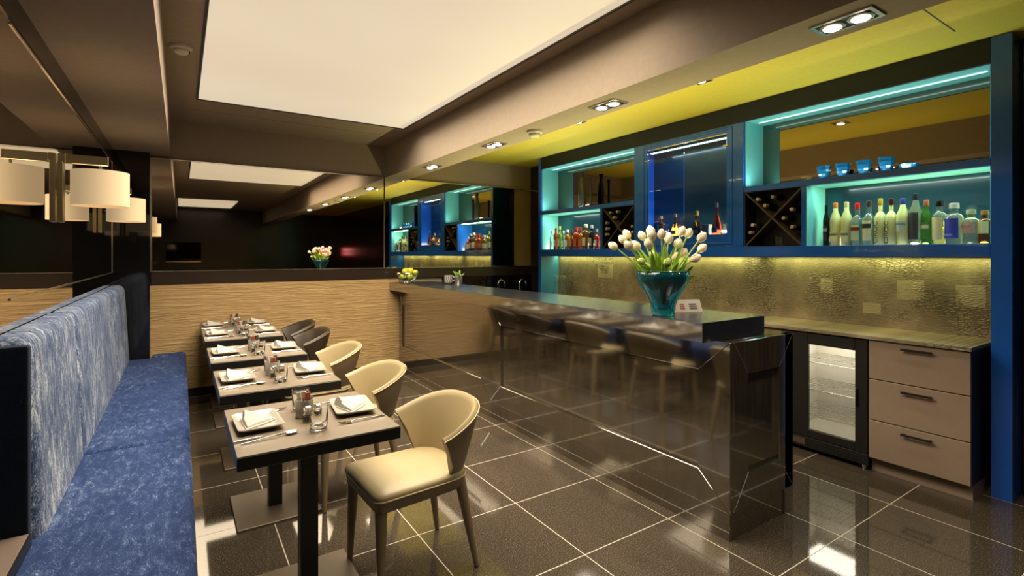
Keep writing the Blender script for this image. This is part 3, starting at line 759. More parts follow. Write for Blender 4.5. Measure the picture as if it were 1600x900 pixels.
# raised moulding round the glazed doors
for q in ((2.60, 1.53, 2.62, 2.56), (3.60, 1.53, 3.62, 2.56), (2.62, 1.53, 3.60, 1.55), (2.62, 2.54, 3.60, 2.56)): fb.box(X0 - .008, q[0], q[1], X0, q[2], q[3], .003, 1)
fb.build('face_frame', M['blue'], t, LB)
body = MB(); body.box(X0 + .022, 2.50, 1.508, X1, 2.52, 2.60); body.box(X0 + .022, 3.72, 1.508, X1, 3.74, 2.60)
body.build('partition', M['blue'], t, LB)
MB().box(X0 + .022, YN_, 2.58, X1, 5.40, 2.60).build('top_lining', M['teal'], t, LB)
for (a, b, div0, div1, lab) in ((YN_, 2.50, 1.879, 2.019, 'near'), (3.74, 5.40, 4.228, 4.265, 'far')):
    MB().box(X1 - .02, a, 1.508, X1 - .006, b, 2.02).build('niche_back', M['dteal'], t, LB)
    MB().box(X1 - .02, a, 2.02, X1 - .006, b, 2.58).build('mirror_back', M['dimmirror'], t, LB)['label'] = 'bronze mirrored upper back panel'
    MB().box(X0 + .024, b - .008, 1.508, X1 - .02, b - .001, 2.578).build('niche_lining', M['teal'], t, LB)
    MB().box(X0 + .024, a + .001, 1.508, X1 - .02, a + .008, 2.578).build('niche_lining', M['teal'], t, LB)
    sh = MB().box(X0, a, 1.972, X0 + .02, b - .001, 2.018, .002, 1).box(X0 + .02, a + .009, 1.978, X1 - .02, b - .009, 2.018).build('shelf', M['blue'], t, LB)
    MB().box(X0 + .02, a + .009, 1.970, X1 - .02, b - .009, 1.978).build('shelf_lining', M['teal'], sh, LB)
    if lab == 'near': MB().box(X0 + .001, 1.978, 1.509, X1 - .021, 1.984, 1.969).build('niche_lining', M['teal'], t, LB)
    # wine rack
    if lab == 'near': ra, rb, dv = 2.019, 2.492, (1.985, 2.019)
    else: ra, rb, dv = 3.748, 4.228, (4.228, 4.262)
    MB().box(X0, dv[0], 1.508, X1 - .02, dv[1], 1.970, .001, 1).build('divider', M['blue'], t, LB)
    wr = MB(); wr.box(X0 + .17, ra, 1.509, X0 + .18, rb, 1.969); wr.box(X0 + .01, ra, 1.509, X0 + .18, ra + .004, 1.969); wr.box(X0 + .01, rb - .004, 1.509, X0 + .18, rb, 1.969); wr.box(X0 + .01, ra, 1.509, X0 + .18, rb, 1.512); wr.box(X0 + .01, ra, 1.966, X0 + .18, rb, 1.969)
    rk = wr.build('wine_rack', M['blackmatt'], t, LB)
    dg = MB(); w = .006
    for s in (1, -1):
        ya, yb = (ra + .005, rb - .005) if s > 0 else (rb - .005, ra + .005)
        dy, dz = yb - ya, .45; L = math.hypot(dy, dz); ny, nz = -dz / L * w, dy / L * w
        if s > 0: segs = ((0, 1),)
        else: segs = ((0, .485), (.515, 1))
        for u0, u1 in segs:
            p0, p1 = (ya + dy * u0, 1.514 + dz * u0), (ya + dy * u1, 1.514 + dz * u1)
            dg.prism([(p0[0] + ny, p0[1] + nz), (p1[0] + ny, p1[1] + nz), (p1[0] - ny, p1[1] - nz), (p0[0] - ny, p0[1] - nz)], X0 + .012, X0 + .17, 0, 1, 'x')
    dg.build('diagonal_divider', P('walnut_edge', (.085, .060, .042), .35), rk, LB)
# glazed section
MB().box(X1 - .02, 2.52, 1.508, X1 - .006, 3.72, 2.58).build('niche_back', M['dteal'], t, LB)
MB().box(X0 + .024, 2.662, 1.576, X1 - .02, 3.558, 1.625).build('shelf', M['blue'], t, LB)
for y0, y1 in ((2.662, 3.106), (3.112, 3.558)):
    gd = MB().box(X0 + .004, y0, 1.624, X0 + .012, y1, 2.513).build('glass_door', M['smoke'], t, LB)
    MB().box(X0 + .003, y0, 2.508, X0 + .013, y1, 2.513).build('top_edge', M['bright'], gd, LB)
    hs = MB()
    for z in (1.70, 2.40): hs.box(X0 - .006, (y1 if y1 > 3.2 else y0) - .02, z, X0 + .004, (y1 if y1 > 3.2 else y0) + .03, z + .012, .002, 1)
    hs.build('hinge', M['chrome'], gd, LB)
# led profiles
for a, b in ((YN_ + .05, 2.45), (3.80, 5.35)):
    MB().box(X0 + .15, a, 2.574, X0 + .162, b, 2.579).build('led_profile', M['ledline'], t, LB)
LEDC = (.72, 1, .95)
for a, b in ((YN_ + .05, 2.45), (3.80, 5.35)):
    yc, ln = (a + b) / 2, b - a
    area('niche_led', (X0 + .045, yc, 2.024), (.03, ln), 4.5, LEDC, (PI, 0, 0))  # added upward light for the top lining, no known strip at this spot
    area('niche_led', (X0 + .06, (1.45 if a < 2 else 4.82), 1.966), (.03, (.9 if a < 2 else 1.0)), 3.2, (.75, 1, .9))
    # light strip let into the shelf behind the bottles, shining up and forward
    area('shelf_led', (X1 - .055, (1.37 if a < 2 else 4.82), 1.535), (.03, (.80 if a < 2 else 1.05)), 9.0, (1, 1, .55), (0, 2.1, 0))
area('door_led', (X0 + .12, 3.11, 2.50), (.05, 1.0), 2.0, (.7, .95, 1))
area('shelf_led', (X1 - .055, 3.11, 1.66), (.03, 1.0), 6.0, (1, .95, .75), (0, 2.1, 0))
for yc, ln in ((1.7, 1.5), (3.2, 1.3), (4.7, 1.35)):
    area('under_cabinet_led', (XR - .06, yc, 1.421), (.03, ln), 2.6, (.95, 1, .36))
# dark wall section right of the pillar
o = MB().box(4.20, .1, 0, XR - .001, .826, ZY - .004, .002, 1).build('side_door_panel', M['navy'], origin=(4.27, .4, 0)); tag(o, 'tall glossy navy panel right of the blue pillar', 'wall panel')

# ------------------------------------------------------------------ bottles
def prof_for(shape, h, r):
    if shape == 'square': return [(0, 0), (r * .95, 0), (r, .004), (r, h * .62), (r * .9, h * .68), (r * .42, h * .76), (r * .40, h * .90), (r * .46, h * .905), (r * .46, h * .93)]
    if shape == 'round': return [(0, 0), (r * .9, 0), (r, .006), (r, h * .52), (r * .93, h * .60), (r * .62, h * .68), (r * .34, h * .72), (r * .33, h * .92)]
    if shape == 'slim': return [(0, 0), (r * .93, 0), (r, .005), (r, h * .60), (r * .85, h * .68), (r * .48, h * .78), (r * .40, h * .92)]
    if shape == 'taper': return [(0, 0), (r * .85, 0), (r * .9, .006), (r, h * .55), (r * .92, h * .65), (r * .45, h * .80), (r * .36, h * .93)]
    if shape == 'fat': return [(0, 0), (r * .85, 0), (r, .015), (r, h * .30), (r * .85, h * .48), (r * .42, h * .62), (r * .26, h * .70), (r * .26, h * .88)]
    if shape == 'bell': return [(0, 0), (r * .95, 0), (r, .01), (r * .9, h * .28), (r * .55, h * .50), (r * .27, h * .62), (r * .25, h * .92)]
def text_mesh(s, size, name, mat, parent, loc, rot):
    cu = bpy.data.curves.new(name, 'FONT'); cu.body = s; cu.size = size; cu.extrude = .0003; cu.align_x = 'CENTER'; cu.align_y = 'CENTER'
    tmp = bpy.data.objects.new('tmp_text', cu); COL.objects.link(tmp); bpy.context.view_layer.update()
    me = bpy.data.meshes.new_from_object(tmp.evaluated_get(bpy.context.evaluated_depsgraph_get())); bpy.data.objects.remove(tmp)
    me.materials.clear(); me.materials.append(mat)
    o = bpy.data.objects.new(name, me); COL.objects.link(o); o.parent = parent; o.location = loc; o.rotation_euler = rot
    return o
def bottle(x, y, z, h, r, shape, glass, cap, label, lab, grp, lbl=(.12, .48), extra=None, text=None, rz=None, stripe=None, oval=1.0):
    t = thing('bottle', lab, 'bottle', (x, y, z), -.5 if rz is None else rz, grp)
    pr = prof_for(shape, h, r); sg = 24 if shape != 'square' else 28
    sq = Matrix.Diagonal((oval, 1, 1, 1))
    g = MB().lathe(pr, seg=sg, mat=sq).build('glass_body', glassy(glass), t)
    rn, ct = pr[-1]
    if cap == 'cork': cm, ch_ = flat((150, 105, 60)), .05
    else: cm, ch_ = flat(cap, .3), .12
    MB().lathe([(rn * 1.12, ct - h * ch_ * .55), (rn * 1.18, ct - h * ch_ * .5), (rn * 1.15, h * .99), (rn * .8, h), (0, h)], seg=16).build('cap', cm, t)
    if label:
        z0, z1 = h * lbl[0], h * lbl[1]; n = 14; vs, fs = [], []; A = 1.15
        for zz in (z0, z1):
            for rr in (r * 1.006, r * 1.022):
                for k in range(n + 1):
                    a = PI - A + 2 * A * k / n; vs.append((rr * math.cos(a) * oval, rr * math.sin(a), zz))
        m = n + 1
        for k in range(n):
            i0, i1, i2, i3 = k, m + k, 2 * m + k, 3 * m + k
            fs += [(i1, i1 + 1, i3 + 1, i3), (i0, i2, i2 + 1, i0 + 1), (i0, i0 + 1, i1 + 1, i1), (i2, i3, i3 + 1, i2 + 1)]
        lm = MB().add(vs, fs).build('label', flat(label), t)
        if stripe:
            vs2 = [((v[0] * 1.012), v[1] * 1.012, z0 + (v[2] - z0) * .22 + (z1 - z0) * .62) for v in vs]
            MB().add(vs2, fs).build('label_band', flat(stripe), lm)
    if text:
        s, size, col, vert, tz = text
        text_mesh(s, size, 'lettering', flat(col), t, (-r * 1.03 * oval, 0, h * tz), (PI / 2, (-PI / 2 if vert else 0), -PI / 2))
    return t
BX = 4.14; zs = 1.509; G = 'spirit bottles on the near lit shelf'
bottle(BX, 1.893, zs, .315, .022, 'slim', 'dark', (20, 20, 20), (30, 28, 26), 'black slim bottle at the left end of the near shelf', G, stripe=(170, 165, 150))
bottle(BX + .05, 1.862, zs, .235, .020, 'slim', 'amber', (120, 70, 20), None, 'small amber bottle half hidden behind the black slim bottle', G)
bottle(BX, 1.827, zs, .325, .037, 'taper', 'frost', (205, 120, 60), (235, 225, 150), 'frosted bottle with an orange cap on the near shelf', G, (.08, .32), stripe=(120, 120, 90))
bottle(BX, 1.752, zs, .325, .037, 'taper', 'frost', (190, 190, 140), (225, 225, 160), 'frosted bottle with a pale capsule, right of the orange capped one', G, (.08, .32), stripe=(120, 120, 90))
bottle(BX, 1.680, zs, .31, .040, 'round', 'clear', (200, 30, 30), (190, 205, 160), 'clear bottle with a bright red cap on the near shelf', G, (.12, .48), stripe=(130, 40, 40))
bottle(BX, 1.606, zs, .32, .040, 'round', 'clear', (60, 50, 40), (225, 225, 175), 'clear bottle with a dark capsule right of the red capped one', G, (.10, .55), stripe=(40, 40, 40))
bottle(BX, 1.535, zs, .33, .0375, 'round', 'frost', (175, 150, 40), None, 'frosted tall bottle with gold capsule and vertical lettering', G, text=('CIROC', .052, (90, 100, 50), True, .27))
bottle(BX, 1.470, zs, .325, .0375, 'round', 'frost', (60, 25, 25), None, 'frosted tall bottle with dark capsule and vertical lettering', G, text=('CIROC', .052, (70, 80, 40), True, .27))
bottle(BX, 1.402, zs, .318, .040, 'taper', 'frost', (60, 75, 150), (190, 205, 180), 'frosted bottle with a blue capsule on the near shelf', G, (.28, .5), stripe=(120, 145, 190))
bottle(BX, 1.331, zs, .345, .039, 'taper', 'pale', (35, 35, 45), (60, 62, 66), 'tallest clear bottle with black stopper and dark label', G, (.1, .62))
bottle(BX, 1.272, zs, .295, .030, 'slim', 'green', (190, 110, 70), (70, 140, 60), 'green glass bottle with a green label on the near shelf', G, (.12, .5), stripe=(225, 225, 190))
bottle(BX + .06, 1.235, zs, .15, .022, 'slim', 'yellow', (200, 180, 60), None, 'small yellow bottle between green bottle and cream label bottle', G)
bottle(BX, 1.203, zs, .285, .039, 'square', 'clear', (30, 30, 30), (230, 228, 170), 'clear square bottle with tall cream label and black cap', G, (.10, .62))
bottle(BX, 1.128, zs, .262, .048, 'square', 'clear', (210, 200, 190), (60, 75, 190), 'clear broad bottle with a blue label on the near shelf', G, (.14, .62), text=('ABSOLUT', .017, (230, 230, 240), False, .22))
bottle(BX, 1.046, zs, .215, .045, 'square', 'pale', (200, 200, 170), (205, 175, 165), 'clear squat bottle with red and white lettering', G, (.30, .62), text=('ABSOLUT', .017, (180, 40, 50), False, .5))
bottle(BX, .980, zs, .205, .037, 'square', 'brown', (190, 120, 60), (225, 222, 170), 'squat brown bottle with cream label beside the blue pillar', G, (.30, .66))
# far shelf
BX2 = 4.14; G = 'spirit bottles on the far lit shelf'
far = [(5.30, .25, .036, 'square', 'clear', (200, 200, 190), (190, 210, 200), 'clear bottle at the left end of the far shelf'),
       (5.225, .285, .030, 'slim', 'red', (150, 40, 30), (210, 190, 160), 'slim red bottle second along the far shelf'),
       (5.14, .305, .036, 'round', 'olive', (200, 190, 60), (210, 205, 150), 'olive green bottle on the left half of the far shelf'),
       (5.065, .24, .027, 'slim', 'clear', (220, 220, 215), (235, 235, 225), 'small clear bottle with white label on the far shelf'),
       (4.985, .25, .037, 'square', 'amber', (220, 215, 200), (225, 215, 180), 'square amber bottle with white cap on the far shelf'),
       (4.895, .255, .038, 'fat', 'brown', (120, 50, 30), (180, 140, 90), 'broad dark brown bottle in the middle of the far shelf'),
       (4.81, .28, .042, 'square', 'red', (170, 45, 35), (190, 90, 50), 'square red bottle with red cap on the far shelf'),
       (4.725, .27, .033, 'round', 'amber', (180, 60, 40), (200, 110, 60), 'amber bottle right beside the square red one'),
       (4.635, .305, .044, 'square', 'brown', (225, 215, 190), (220, 205, 160), 'tall brown bottle with cream label on the far shelf'),
       (4.53, .29, .036, 'square', 'dark', (200, 195, 180), (190, 180, 150), 'dark square bottle with pale cap on the far shelf'),
       (4.44, .235, .034, 'round', 'red', (220, 210, 190), (235, 230, 210), 'short red bottle with white label beside the far wine rack'),
       (4.36, .20, .030, 'fat', 'amber', (160, 60, 40), (225, 200, 150), 'short amber bottle closest to the far wine rack')]
for (y, h, r, shp, gl, cp, lb, lab) in far: bottle(BX2, y, zs, h, r, shp, gl, cp, lb, lab, G, (.14, .46))
G = 'bottles behind the glass doors'; zg = 1.626
bottle(4.14, 3.49, zg, .215, .045, 'square', 'red', (190, 160, 90), (230, 190, 110), 'square red bottle at the left behind the glass doors', G, (.3, .55), oval=.6)
bottle(4.14, 3.30, zg, .225, .050, 'bell', 'brown', (190, 170, 120), (235, 220, 180), 'bell shaped brown bottle left of the glass door joint', G, (.08, .24))
bottle(4.14, 3.055, zg, .235, .068, 'fat', 'brown', (200, 170, 90), (230, 215, 180), 'broad round brown bottle right of the glass door joint', G, (.08, .22), oval=.55)
bottle(4.14, 2.835, zg, .295, .046, 'bell', 'red', (195, 170, 120), (235, 215, 180), 'tall red brown bell bottle at the right behind the doors', G, (.05, .22))
def snifter(x, y, z, lab):
    t = thing('brandy_glass', lab, 'glass', (x, y, z), 0, 'stemmed glasses behind the glass doors')
    MB().lathe([(0, 0), (.030, 0), (.030, .002), (.005, .006)], seg=18).build('foot', M['glass'], t)
    MB().lathe([(.005, .006), (.004, .03), (.006, .04)], seg=12).build('stem', M['glass'], t)
    MB().lathe([(.004, .039), (.030, .055), (.038, .085), (.030, .13), (.0285, .13), (.0365, .085), (.029, .057), (0, .043)], seg=20).build('bowl', M['glass'], t)
snifter(4.12, 3.40, zg, 'brandy glass between the two left bottles behind glass')
snifter(4.12, 3.19, zg, 'brandy glass at the glass door joint')
o = MB().box(-.03, -.035, 0, .03, .035, .10, .003, 1).build('gift_carton', flat((205, 215, 195))); o.location = (4.15, 2.945, zg); tag(o, 'small pale carton between the two right bottles behind glass', 'carton')

# wine bottles in the two X racks: necks towards the room
def wine(y, z, lab, grp, tint):
    key = ('wine', tint)
    if key in protos: return dup(protos[key], (4.165, y, z), 0, lab, grp)
    t = thing('wine_bottle', lab, 'wine bottle', (4.165, y, z), 0, grp); rot = Matrix.Rotation(-PI / 2, 4, 'Y')
    MB().lathe([(0, -.020), (.024, -.020), (.028, .0), (.026, .01), (.0135, .04), (.0135, .075)], seg=16, mat=rot).build('glass_body', M['winedark'], t)
    MB().lathe([(.0145, .072), (.0150, .078), (.0150, .118), (.0120, .121), (0, .121)], seg=16, mat=rot).build('capsule', flat(tint, .3), t)
    protos[key] = t; return t
cap_t = [(205, 190, 165), (180, 165, 140), (200, 185, 150)]
nearw = [(2.390, 1.905, 'highest left wine bottle in the near rack, upper cell'), (2.262, 1.913, 'highest right wine bottle in the near rack, upper cell'), (2.326, 1.848, 'lower wine bottle in the near rack, upper cell'),
         (2.108, 1.800, 'top wine bottle in the near rack, right cell'), (2.172, 1.735, 'middle wine bottle in the near rack, right cell'), (2.105, 1.66, 'bottom wine bottle in the near rack, right cell'),
         (2.435, 1.690, 'inner wine bottle in the near rack, left cell'), (2.455, 1.628, 'outer low wine bottle in the near rack, left cell')]
for k, (y, z, l) in enumerate(nearw): wine(y, z, l, 'wine bottles in the near rack', cap_t[k % 3])
farw = [(4.13, 1.915, 'highest left wine bottle in the far rack, upper cell'), (4.02, 1.918, 'highest right wine bottle in the far rack, upper cell'), (4.075, 1.855, 'lower wine bottle in the far rack, upper cell'),
        (4.19, 1.80, 'top wine bottle in the far rack, left cell'), (4.185, 1.735, 'middle wine bottle in the far rack, left cell'), (4.195, 1.67, 'bottom wine bottle in the far rack, left cell'),
        (3.80, 1.745, 'top wine bottle in the far rack, right cell'), (3.795, 1.685, 'bottom wine bottle in the far rack, right cell')]
for k, (y, z, l) in enumerate(farw): wine(y, z, l, 'wine bottles in the far rack', cap_t[(k + 1) % 3])
t = thing('rocks_glass', 'clear rocks glass at the bottom of the near wine rack', 'glass', (4.075, 2.225, 1.5125))
MB().lathe([(0, 0), (.034, 0), (.036, .004), (.036, .075), (.0335, .075), (.033, .014), (0, .012)], seg=20).build('glass_body', M['glass'], t)

# blue cut tumblers and bowl on the near upper shelf
def cut_tumbler(y, lab, first=[None]):
    if first[0]: return dup(first[0], (4.13, y, 2.0185), .2 * y, lab)
    t = thing('blue_tumbler', lab, 'tumbler', (4.13, y, 2.0185), 0, 'blue cut glass tumblers on the top shelf')
    n = 20; rows = 7; prof = [(.030 + .020 * (k / rows) + (.0018 if k % 2 else 0), .100 * k / rows) for k in range(rows + 1)]
    MB().lathe([(0, 0)] + prof + [(.0465, .100), (.028, .008), (0, .007)], seg=n, ripple=.03, rn=10).build('cut_glass_body', M['bluetumbler'], t, angle=5)
    MB().lathe([(.0500, .0985), (.0508, .1005), (.0480, .1025), (.0465, .1005)], seg=28).build('rim', M['bluetumbler'], t)
    first[0] = t; return t
for y, l in ((1.905, 'blue cut glass tumbler, leftmost on the top shelf'), (1.772, 'blue cut glass tumbler, second from left on the top shelf'), (1.632, 'blue cut glass tumbler, third from left on the top shelf'), (1.495, 'blue cut glass tumbler beside the low blue bowl')): cut_tumbler(y, l)
t = thing('blue_bowl', 'low blue cut glass bowl right of the tumblers', 'bowl', (4.13, 1.365, 2.0185))
MB().lathe([(0, 0), (.030, 0), (.045, .010), (.056, .036), (.053, .037), (.042, .013), (0, .006)], seg=24, ripple=.03, rn=12).build('cut_glass_body', M['bluetumbler'], t, angle=5)
MB().lathe([(.0565, .0355), (.0575, .037), (.055, .039), (.0530, .037)], seg=28).build('rim', M['bluetumbler'], t)
# tall dark vases on the far upper shelf
t = thing('tall_vase', 'tall dark dimpled vase on the far top shelf', 'vase', (4.15, 4.72, 2.0185), 0, 'dark vases on the far top shelf')
MB().lathe([(0, 0), (.040, 0), (.044, .02), (.043, .22), (.036, .30), (.022, .36), (.021, .41), (.030, .448), (.027, .448), (.017, .40), (0, .38)], seg=24, ripple=.02, rn=8).build('vase_body', P('smoked_brown_glass', (.03, .022, .014), .12, ior=1.6), t)
MB().lathe([(.0225, .37), (.0245, .375), (.0225, .38)], seg=20).build('neck_ring', M['winedark'], t)
t = thing('tall_vase', 'slender dark stick vase beside the dimpled one', 'vase', (4.16, 4.575, 2.0185), 0, 'dark vases on the far top shelf')
MB().lathe([(0, 0), (.022, 0), (.024, .006), (.015, .03), (.014, .30), (.019, .36), (.016, .36), (.010, .31), (0, .30)], seg=18).build('vase_body', M['winedark'], t)
MB().lathe([(.0225, .0), (.028, .001), (.024, .008)], seg=18).build('foot', M['winedark'], t)

# ------------------------------------------------------------------ things on the bar and worktop
for k, (x, y, lab) in enumerate(((4.14, 5.20, 'left glass carafe on the worktop by the turquoise panel'), (4.16, 5.09, 'right glass carafe on the worktop by the turquoise panel'))):
    t = thing('glass_carafe', lab, 'carafe', (x, y, .906), 0, 'glass carafes on the worktop')
    MB().lathe([(0, 0), (.050, 0), (.054, .01), (.050, .06), (.032, .12), (.028, .16), (.036, .235), (.046, .262), (.044, .262), (.033, .235), (.025, .16), (.029, .12), (.046, .06), (.045, .012), (0, .010)], seg=24).build('glass_body', M['glass'], t)
    MB().lathe([(.0455, .259), (.0478, .262), (.0455, .265), (.0435, .262)], seg=24).build('rim', M['glass'], t)
VX, VY = 2.275, 1.90
t = thing('glass_vase', 'flared turquoise glass vase of tulips on the bar top', 'vase', (VX, VY, 1.1005))
pr_o = [(0, 0), (.058, 0), (.064, .006), (.066, .03), (.072, .065), (.090, .105), (.118, .150), (.140, .188), (.149, .215), (.146, .236), (.136, .246)]
pr_i = [(.128, .243), (.132, .232), (.130, .210), (.118, .180), (.096, .142), (.070, .105), (.050, .070), (.042, .035), (0, .028)]
MB().lathe(pr_o + pr_i, seg=40).build('glass_body', M['teavase'], t, angle=60)
MB().lathe([(.137, .2425), (.141, .247), (.133, .251), (.127, .246), (.137, .2425)], seg=40).build('rim', P('dark_teal_rim', (.004, .05, .05), .08), t)
heads = [(-.403, 1.487, 0), (-.333, 1.524, 0), (-.320, 1.490, 0), (-.285, 1.553, 0), (-.237, 1.488, 0), (-.167, 1.548, 0), (-.122, 1.549, 0), (-.152, 1.503, 0), (-.069, 1.572, 0), (-.025, 1.560, 1), (.082, 1.535, 0), (.167, 1.507, 0),
         (.202, 1.579, 1), (.255, 1.570, 0), (.296, 1.547, 1), (.339, 1.482, 0), (.213, 1.455, 1), (.127, 1.430, 1), (.255, 1.421, 1), (-.085, 1.445, 2), (-.225, 1.405, 2), (-.155, 1.380, 2), (.02, 1.40, 2), (.03, 1.372, 2)]
heads.sort()
ORD = 'first second third fourth fifth sixth seventh eighth ninth tenth eleventh twelfth thirteenth fourteenth fifteenth sixteenth seventeenth eighteenth nineteenth twentieth twenty-first twenty-second twenty-third twenty-fourth'.split()
hue = ('cream tulip', 'blush pink tulip', 'green budded tulip')
ca, sa = math.cos(-.583), math.sin(-.583)
def leaf_blade(mb, p0, p1, w, bend):
    p0, p1 = Vector(p0), Vector(p1); d = p1 - p0; side = d.cross(Vector((-.3, -1, .2))).normalized(); nrm = side.cross(d).normalized()
    n = 9; vs, fs = [], []
    for k in range(n + 1):
        u = k / n; c_ = p0 + d * u + nrm * (bend * math.sin(PI * u)) + Vector((0, 0, -.02 * u * u))
        ww = w * (math.sin(PI * min(.98, .12 + .86 * u)) ** .8)
        for s, h in ((-1, .004), (0, 0), (1, .004)): vs.append(c_ + side * (ww * s) + nrm * h)
        for s, h in ((-1, .0052), (0, .0016), (1, .0052)): vs.append(c_ + side * (ww * .98 * s) + nrm * h)
    for k in range(n):
        a, b = k * 6, (k + 1) * 6
        for j in range(2): fs += [(a + j, a + j + 1, b + j + 1, b + j), (a + 3 + j, b + 3 + j, b + 4 + j, a + 4 + j)]
        fs += [(a, b, b + 3, a + 3), (a + 2, a + 5, b + 5, b + 2)]
    fs += [(0, 3, 4, 1), (1, 4, 5, 2)]; m = n * 6; fs += [(m, m + 1, m + 4, m + 3), (m + 1, m + 2, m + 5, m + 4)]
    mb.add(vs, fs)
for i, (dx, z, kd) in enumerate(heads):
    rr = .62 if kd != 2 else .45
    dep = random.uniform(-.09, .09) - (.05 if kd == 2 else 0)
    # spread sideways across the view: the bunch is a rough fan, a little deeper than it is thin
    hx, hy = dx * .674 * ca + dep * .5505, dx * .674 * sa + dep * .835
    z = 1.44 + (z - 1.44) * (2.84 + dep) / (2.84 + .55 * dx)
    t = thing('tulip', '%s in the turquoise vase, %s bloom from the left' % (hue[kd], ORD[i]), 'tulip', (VX, VY, 1.18), 0, 'tulips in the turquoise vase')
    H = Vector((hx, hy, z - 1.18)); S = Vector((hx * .12, hy * .12, -.02)); K = Vector((hx * .30, hy * .30, .17))
    tip = (H - K).normalized(); base = H - tip * .032
    pts = [S * (1 - u) ** 2 + K * 2 * u * (1 - u) + base * u * u for u in [k / 8 for k in range(9)]]
    MB().tube(pts, [.0042] * 8 + [.005], 7).build('stem', M['stem'], t)
    q = Vector((0, 0, 1)).rotation_difference(tip).to_matrix().to_4x4(); q.translation = base
    sc_ = random.uniform(.82, .98) * (.92 if kd == 2 else 1)
    prof = [(.0, -.002), (.012, .001), (.021, .012), (.0245, .026), (.0225, .042), (.0165, .056), (.009, .066), (.003, .069)]
    mb = MB().lathe([(a * sc_, b * sc_) for a, b in prof], seg=18, mat=q, ripple=.05, rn=3)
    for j in range(3):   # three outer petals lapped over the closed cup
        rings = []
        for v in range(7):
            u = v / 6; zz = (.002 + .066 * u) * sc_; rad = (.0262 * math.sin(PI * (.14 + .80 * u)) ** .75) * sc_; wid = .95 * math.sin(PI * (.10 + .86 * u))
            rings.append([(rad * (1 + o_) * math.cos(j * 2 * PI / 3 + wid * s), rad * (1 + o_) * math.sin(j * 2 * PI / 3 + wid * s), zz) for o_ in (.0, .06) for s in ((-1, -.5, 0, .5, 1) if o_ == 0 else (1, .5, 0, -.5, -1))])
        tmp = MB(); loft(tmp, rings); mb.add(tmp.v, tmp.f, 0, q)
    mb.build('bloom', (M['petal'], M['petalpink'], M['petalgreen'])[kd], t, angle=60)
    lf = MB(); a = random.uniform(-.06, .06)
    leaf_blade(lf, S + Vector((0, 0, .06)), Vector((hx * .62 + a, hy * .62 + a * .5, (z - 1.18) * random.uniform(.68, .92))), random.uniform(.018, .026), random.uniform(-.02, .03))
    leaf_blade(lf, S + Vector((0, 0, .05)), Vector((hx * .5 - a, hy * .5 - .02 + a, (z - 1.18) * random.uniform(.5, .8))), random.uniform(.013, .019), random.uniform(-.03, .03))
    lf.build('leaf', M['leaf'], t, angle=60)
# menu tent card
t = thing('menu_tent_card', 'white folded tent card lying behind the tulip vase', 'tent card', (2.49, 1.955, 1.1005), 1.18)
pn = MB(); pn.prism([(-.035, 0), (-.032, 0), (0, .068), (0, .071)], -.13, .13, 0, 1, 'y'); pn.prism([(.035, 0), (.032, 0), (0, .068), (0, .071)], -.13, .13, 0, 1, 'y')
pn.box(-.033, -.13, 0, .033, .13, .0015); cd = pn.build('card', M['linen'], t)
for y0, y1, m in ((-.10, -.05, flat((60, 50, 50))), (-.02, .01, flat((170, 50, 50))), (.04, .09, flat((60, 50, 50)))):
    ln = MB()
    for k in range(3):
        u = .28 + k * .17; x_, z_ = -.035 * (1 - u), .071 * u
        ln.box(-.0006, y0, -.0035, .0, y1, .0035, mat=Matrix.Translation((x_ - .0006, 0, z_)) @ Matrix.Rotation(.46, 4, 'Y'))
    ln.build('printed_lines', m, cd)
# wire bowl of apples
t = thing('wire_fruit_bowl', 'chrome wire bowl of apples at the far end of the bar', 'fruit bowl', (2.305, 5.80, 1.1005)); R = .13
b = MB()
for k in range(26):
    a = 2 * PI * k / 26; b.tube([(R * math.sin(th) * math.cos(a), R * math.sin(th) * math.sin(a), .015 + R * .85 * (1 - math.cos(th))) for th in [.25 + .155 * j for j in range(9)]], .0022, 5)
b.build('wire_ribs', M['chrome'], t)
def circ(r, z, n=30): return [(r * math.cos(2 * PI * k / n), r * math.sin(2 * PI * k / n), z) for k in range(n + 2)]
MB().tube(circ(R * math.sin(1.49), .015 + R * .85 * (1 - math.cos(1.49))), .0042, 6).build('rim', M['chrome'], t)
MB().tube(circ(.05, .006), .005, 6).build('base_ring', M['chrome'], t)
apples = [(-.065, .0, .075, 0, 'green apple at the left side of the wire bowl'), (.0, -.068, .072, 0, 'green apple low at the front of the wire bowl'), (.068, .01, .075, 0, 'green apple at the right side of the wire bowl'), (0, .07, .075, 0, 'green apple low at the back of the wire bowl'),
          (-.048, -.030, .138, 0, 'pale green apple on top of the bowl, left'), (.026, -.030, .146, 1, 'yellow orange apple crowning the fruit bowl'), (.0, .045, .142, 0, 'green apple on top of the bowl, at the back'), (.082, -.035, .122, 0, 'small green apple on top of the bowl, right')]
for dx, dy, z, kd, lab in apples:
    o = thing('apple', lab, 'apple', (2.305 + dx, 5.80 + dy, 1.1 + z - .034), 0, 'apples in the wire bowl')
    MB().lathe([(0, .004), (.012, .0), (.026, .006), (.0355, .026), (.036, .042), (.029, .060), (.016, .067), (.006, .064), (0, .060)], seg=20).build('fruit', (M['applegreen'], M['appleyellow'])[kd], o, angle=80)
    MB().tube([(0, 0, .060), (.002, 0, .074)], .0016, 5).build('stalk', M['brownlea'], o)
